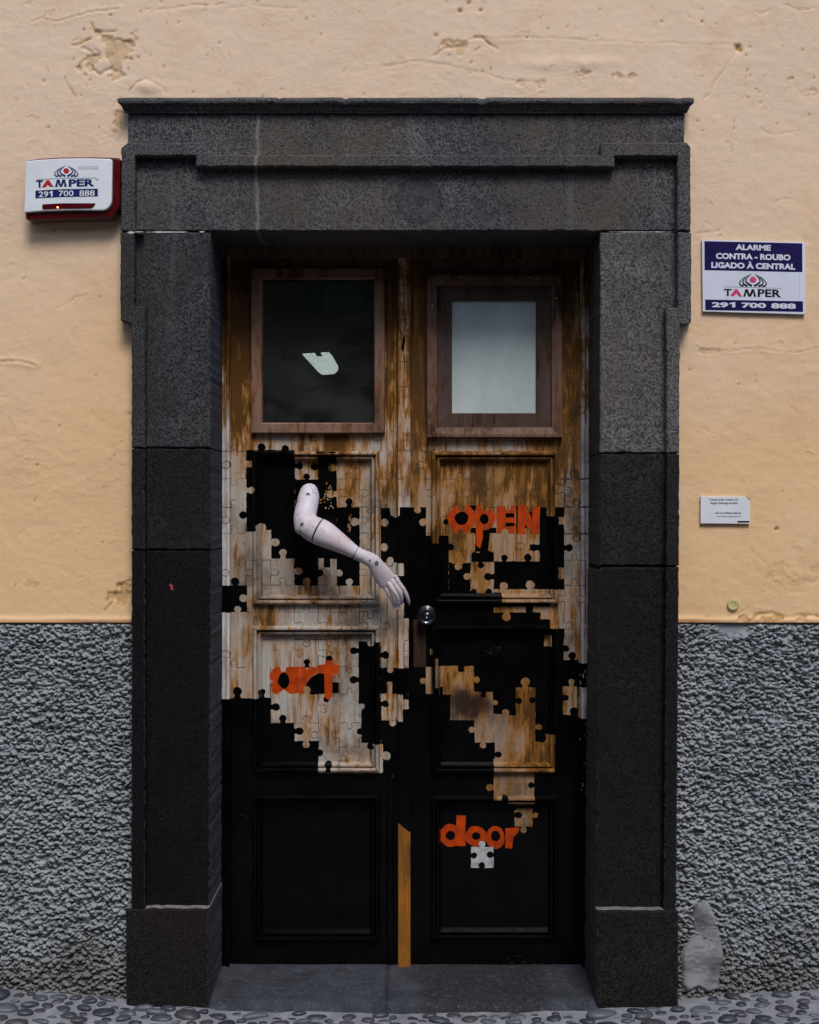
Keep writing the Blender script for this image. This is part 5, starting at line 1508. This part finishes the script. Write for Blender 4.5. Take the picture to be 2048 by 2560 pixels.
finger([(1290, 1310, .152), (1345, 1395, .150), (1392, 1480, .156), (1412, 1555, .170), (1412, 1610, .184), (1410, 1636, .190)], 31, 21)
finger([(1345, 1290, .152), (1395, 1375, .150), (1440, 1450, .156), (1456, 1525, .170), (1450, 1580, .184), (1444, 1606, .190)], 30, 20)
finger([(1375, 1240, .150), (1430, 1335, .150), (1488, 1415, .156), (1522, 1490, .166), (1542, 1550, .178), (1553, 1598, .188)], 30, 17)
finger([(1135, 1170, .165), (1175, 1250, .188), (1228, 1330, .204), (1280, 1400, .214), (1318, 1452, .220)], 36, 22)
remeshed('hand', bm, arm, M['arm'], .0015, 5)
# joints show as dark gaps: inner sleeves
M['gap'] = simple('dark_joint_core', (0.03, 0.022, 0.025), .7)
bm = bmesh.new(); loft(bm, [(AZ(440, 700, .127), 155 * zr, 136 * zr), (AZ(480, 720, .125), 154 * zr, 135 * zr)], 2, 24); bm_obj('joint_core', bm, arm, [M['gap']], True)
bm = bmesh.new(); loft(bm, [(AZ(890, 957, .123), 76 * zr, 83 * zr), (AZ(925, 975, .125), 75 * zr, 81 * zr)], 2, 24); bm_obj('joint_core', bm, arm, [M['gap']], True)
# pivot screws
M['screw'] = simple('worn_screw_metal', (0.30, 0.29, 0.30), 0.35, 0.8)
from mathutils.bvhtree import BVHTree
bpy.context.view_layer.update()
SKIN = []
for o_ in arm.children:
    if o_.name.split('.')[0] in ('upper_arm', 'forearm', 'hand'):
        off_ = origin_of(arm)
        SKIN.append(BVHTree.FromPolygons([v.co + off_ for v in o_.data.vertices], [tuple(p.vertices) for p in o_.data.polygons]))
def screw(x, y, dep, r):
    c = AZ(x, y, dep)
    for bv in SKIN:
        hit = bv.ray_cast(Vector((c.x, -1, c.z)), Vector((0, 1, 0)))
        if hit[0] is not None: c.y = hit[0].y; break
    lathe('pivot_ring', [(r, -.012), (r, .001), (r * .82, .0022), (r * .62, .0022), (r * .56, -.002)], c.x, c.z, c.y, arm, [M['gap']], 20)
    lathe('pivot_screw', [(r * .55, -.01), (r * .55, .0006), (r * .4, .0018), (r * .2, .0018), (r * .15, -.001)], c.x, c.z, c.y, arm, [M['screw']], 16)
screw(338, 270, .188 - 123 * zr, .0062); screw(268, 626, .138 - 124 * zr, .0062); screw(1155, 1088, .131 - 60 * zr, .0066); screw(1078, 1058, .130 - 74 * zr, .003)
# finger nails, two of them dark
nm = simple('pale_nail_varnish', (0.68, 0.60, 0.60), .25); nd = simple('dark_nail_varnish', (0.10, 0.05, 0.045), .3)
def fnail(x, y, dep, ang, mat):
    c = AZ(x, y, dep); bm = bmesh.new()
    bmesh.ops.create_uvsphere(bm, u_segments=10, v_segments=6, radius=1)
    bmesh.ops.scale(bm, vec=(14 * zr, 6 * zr, 24 * zr), verts=bm.verts)
    bmesh.ops.rotate(bm, matrix=Matrix.Rotation(ang, 3, 'Y'), verts=bm.verts)
    bmesh.ops.translate(bm, vec=c, verts=bm.verts)
    bm_obj('fingernail', bm, arm, [mat], True)
fnail(1384, 1640, .186, -.3, nm); fnail(1412, 1618, .180, 0, nm); fnail(1450, 1588, .180, .1, nm); fnail(1549, 1580, .178, -.25, nd)
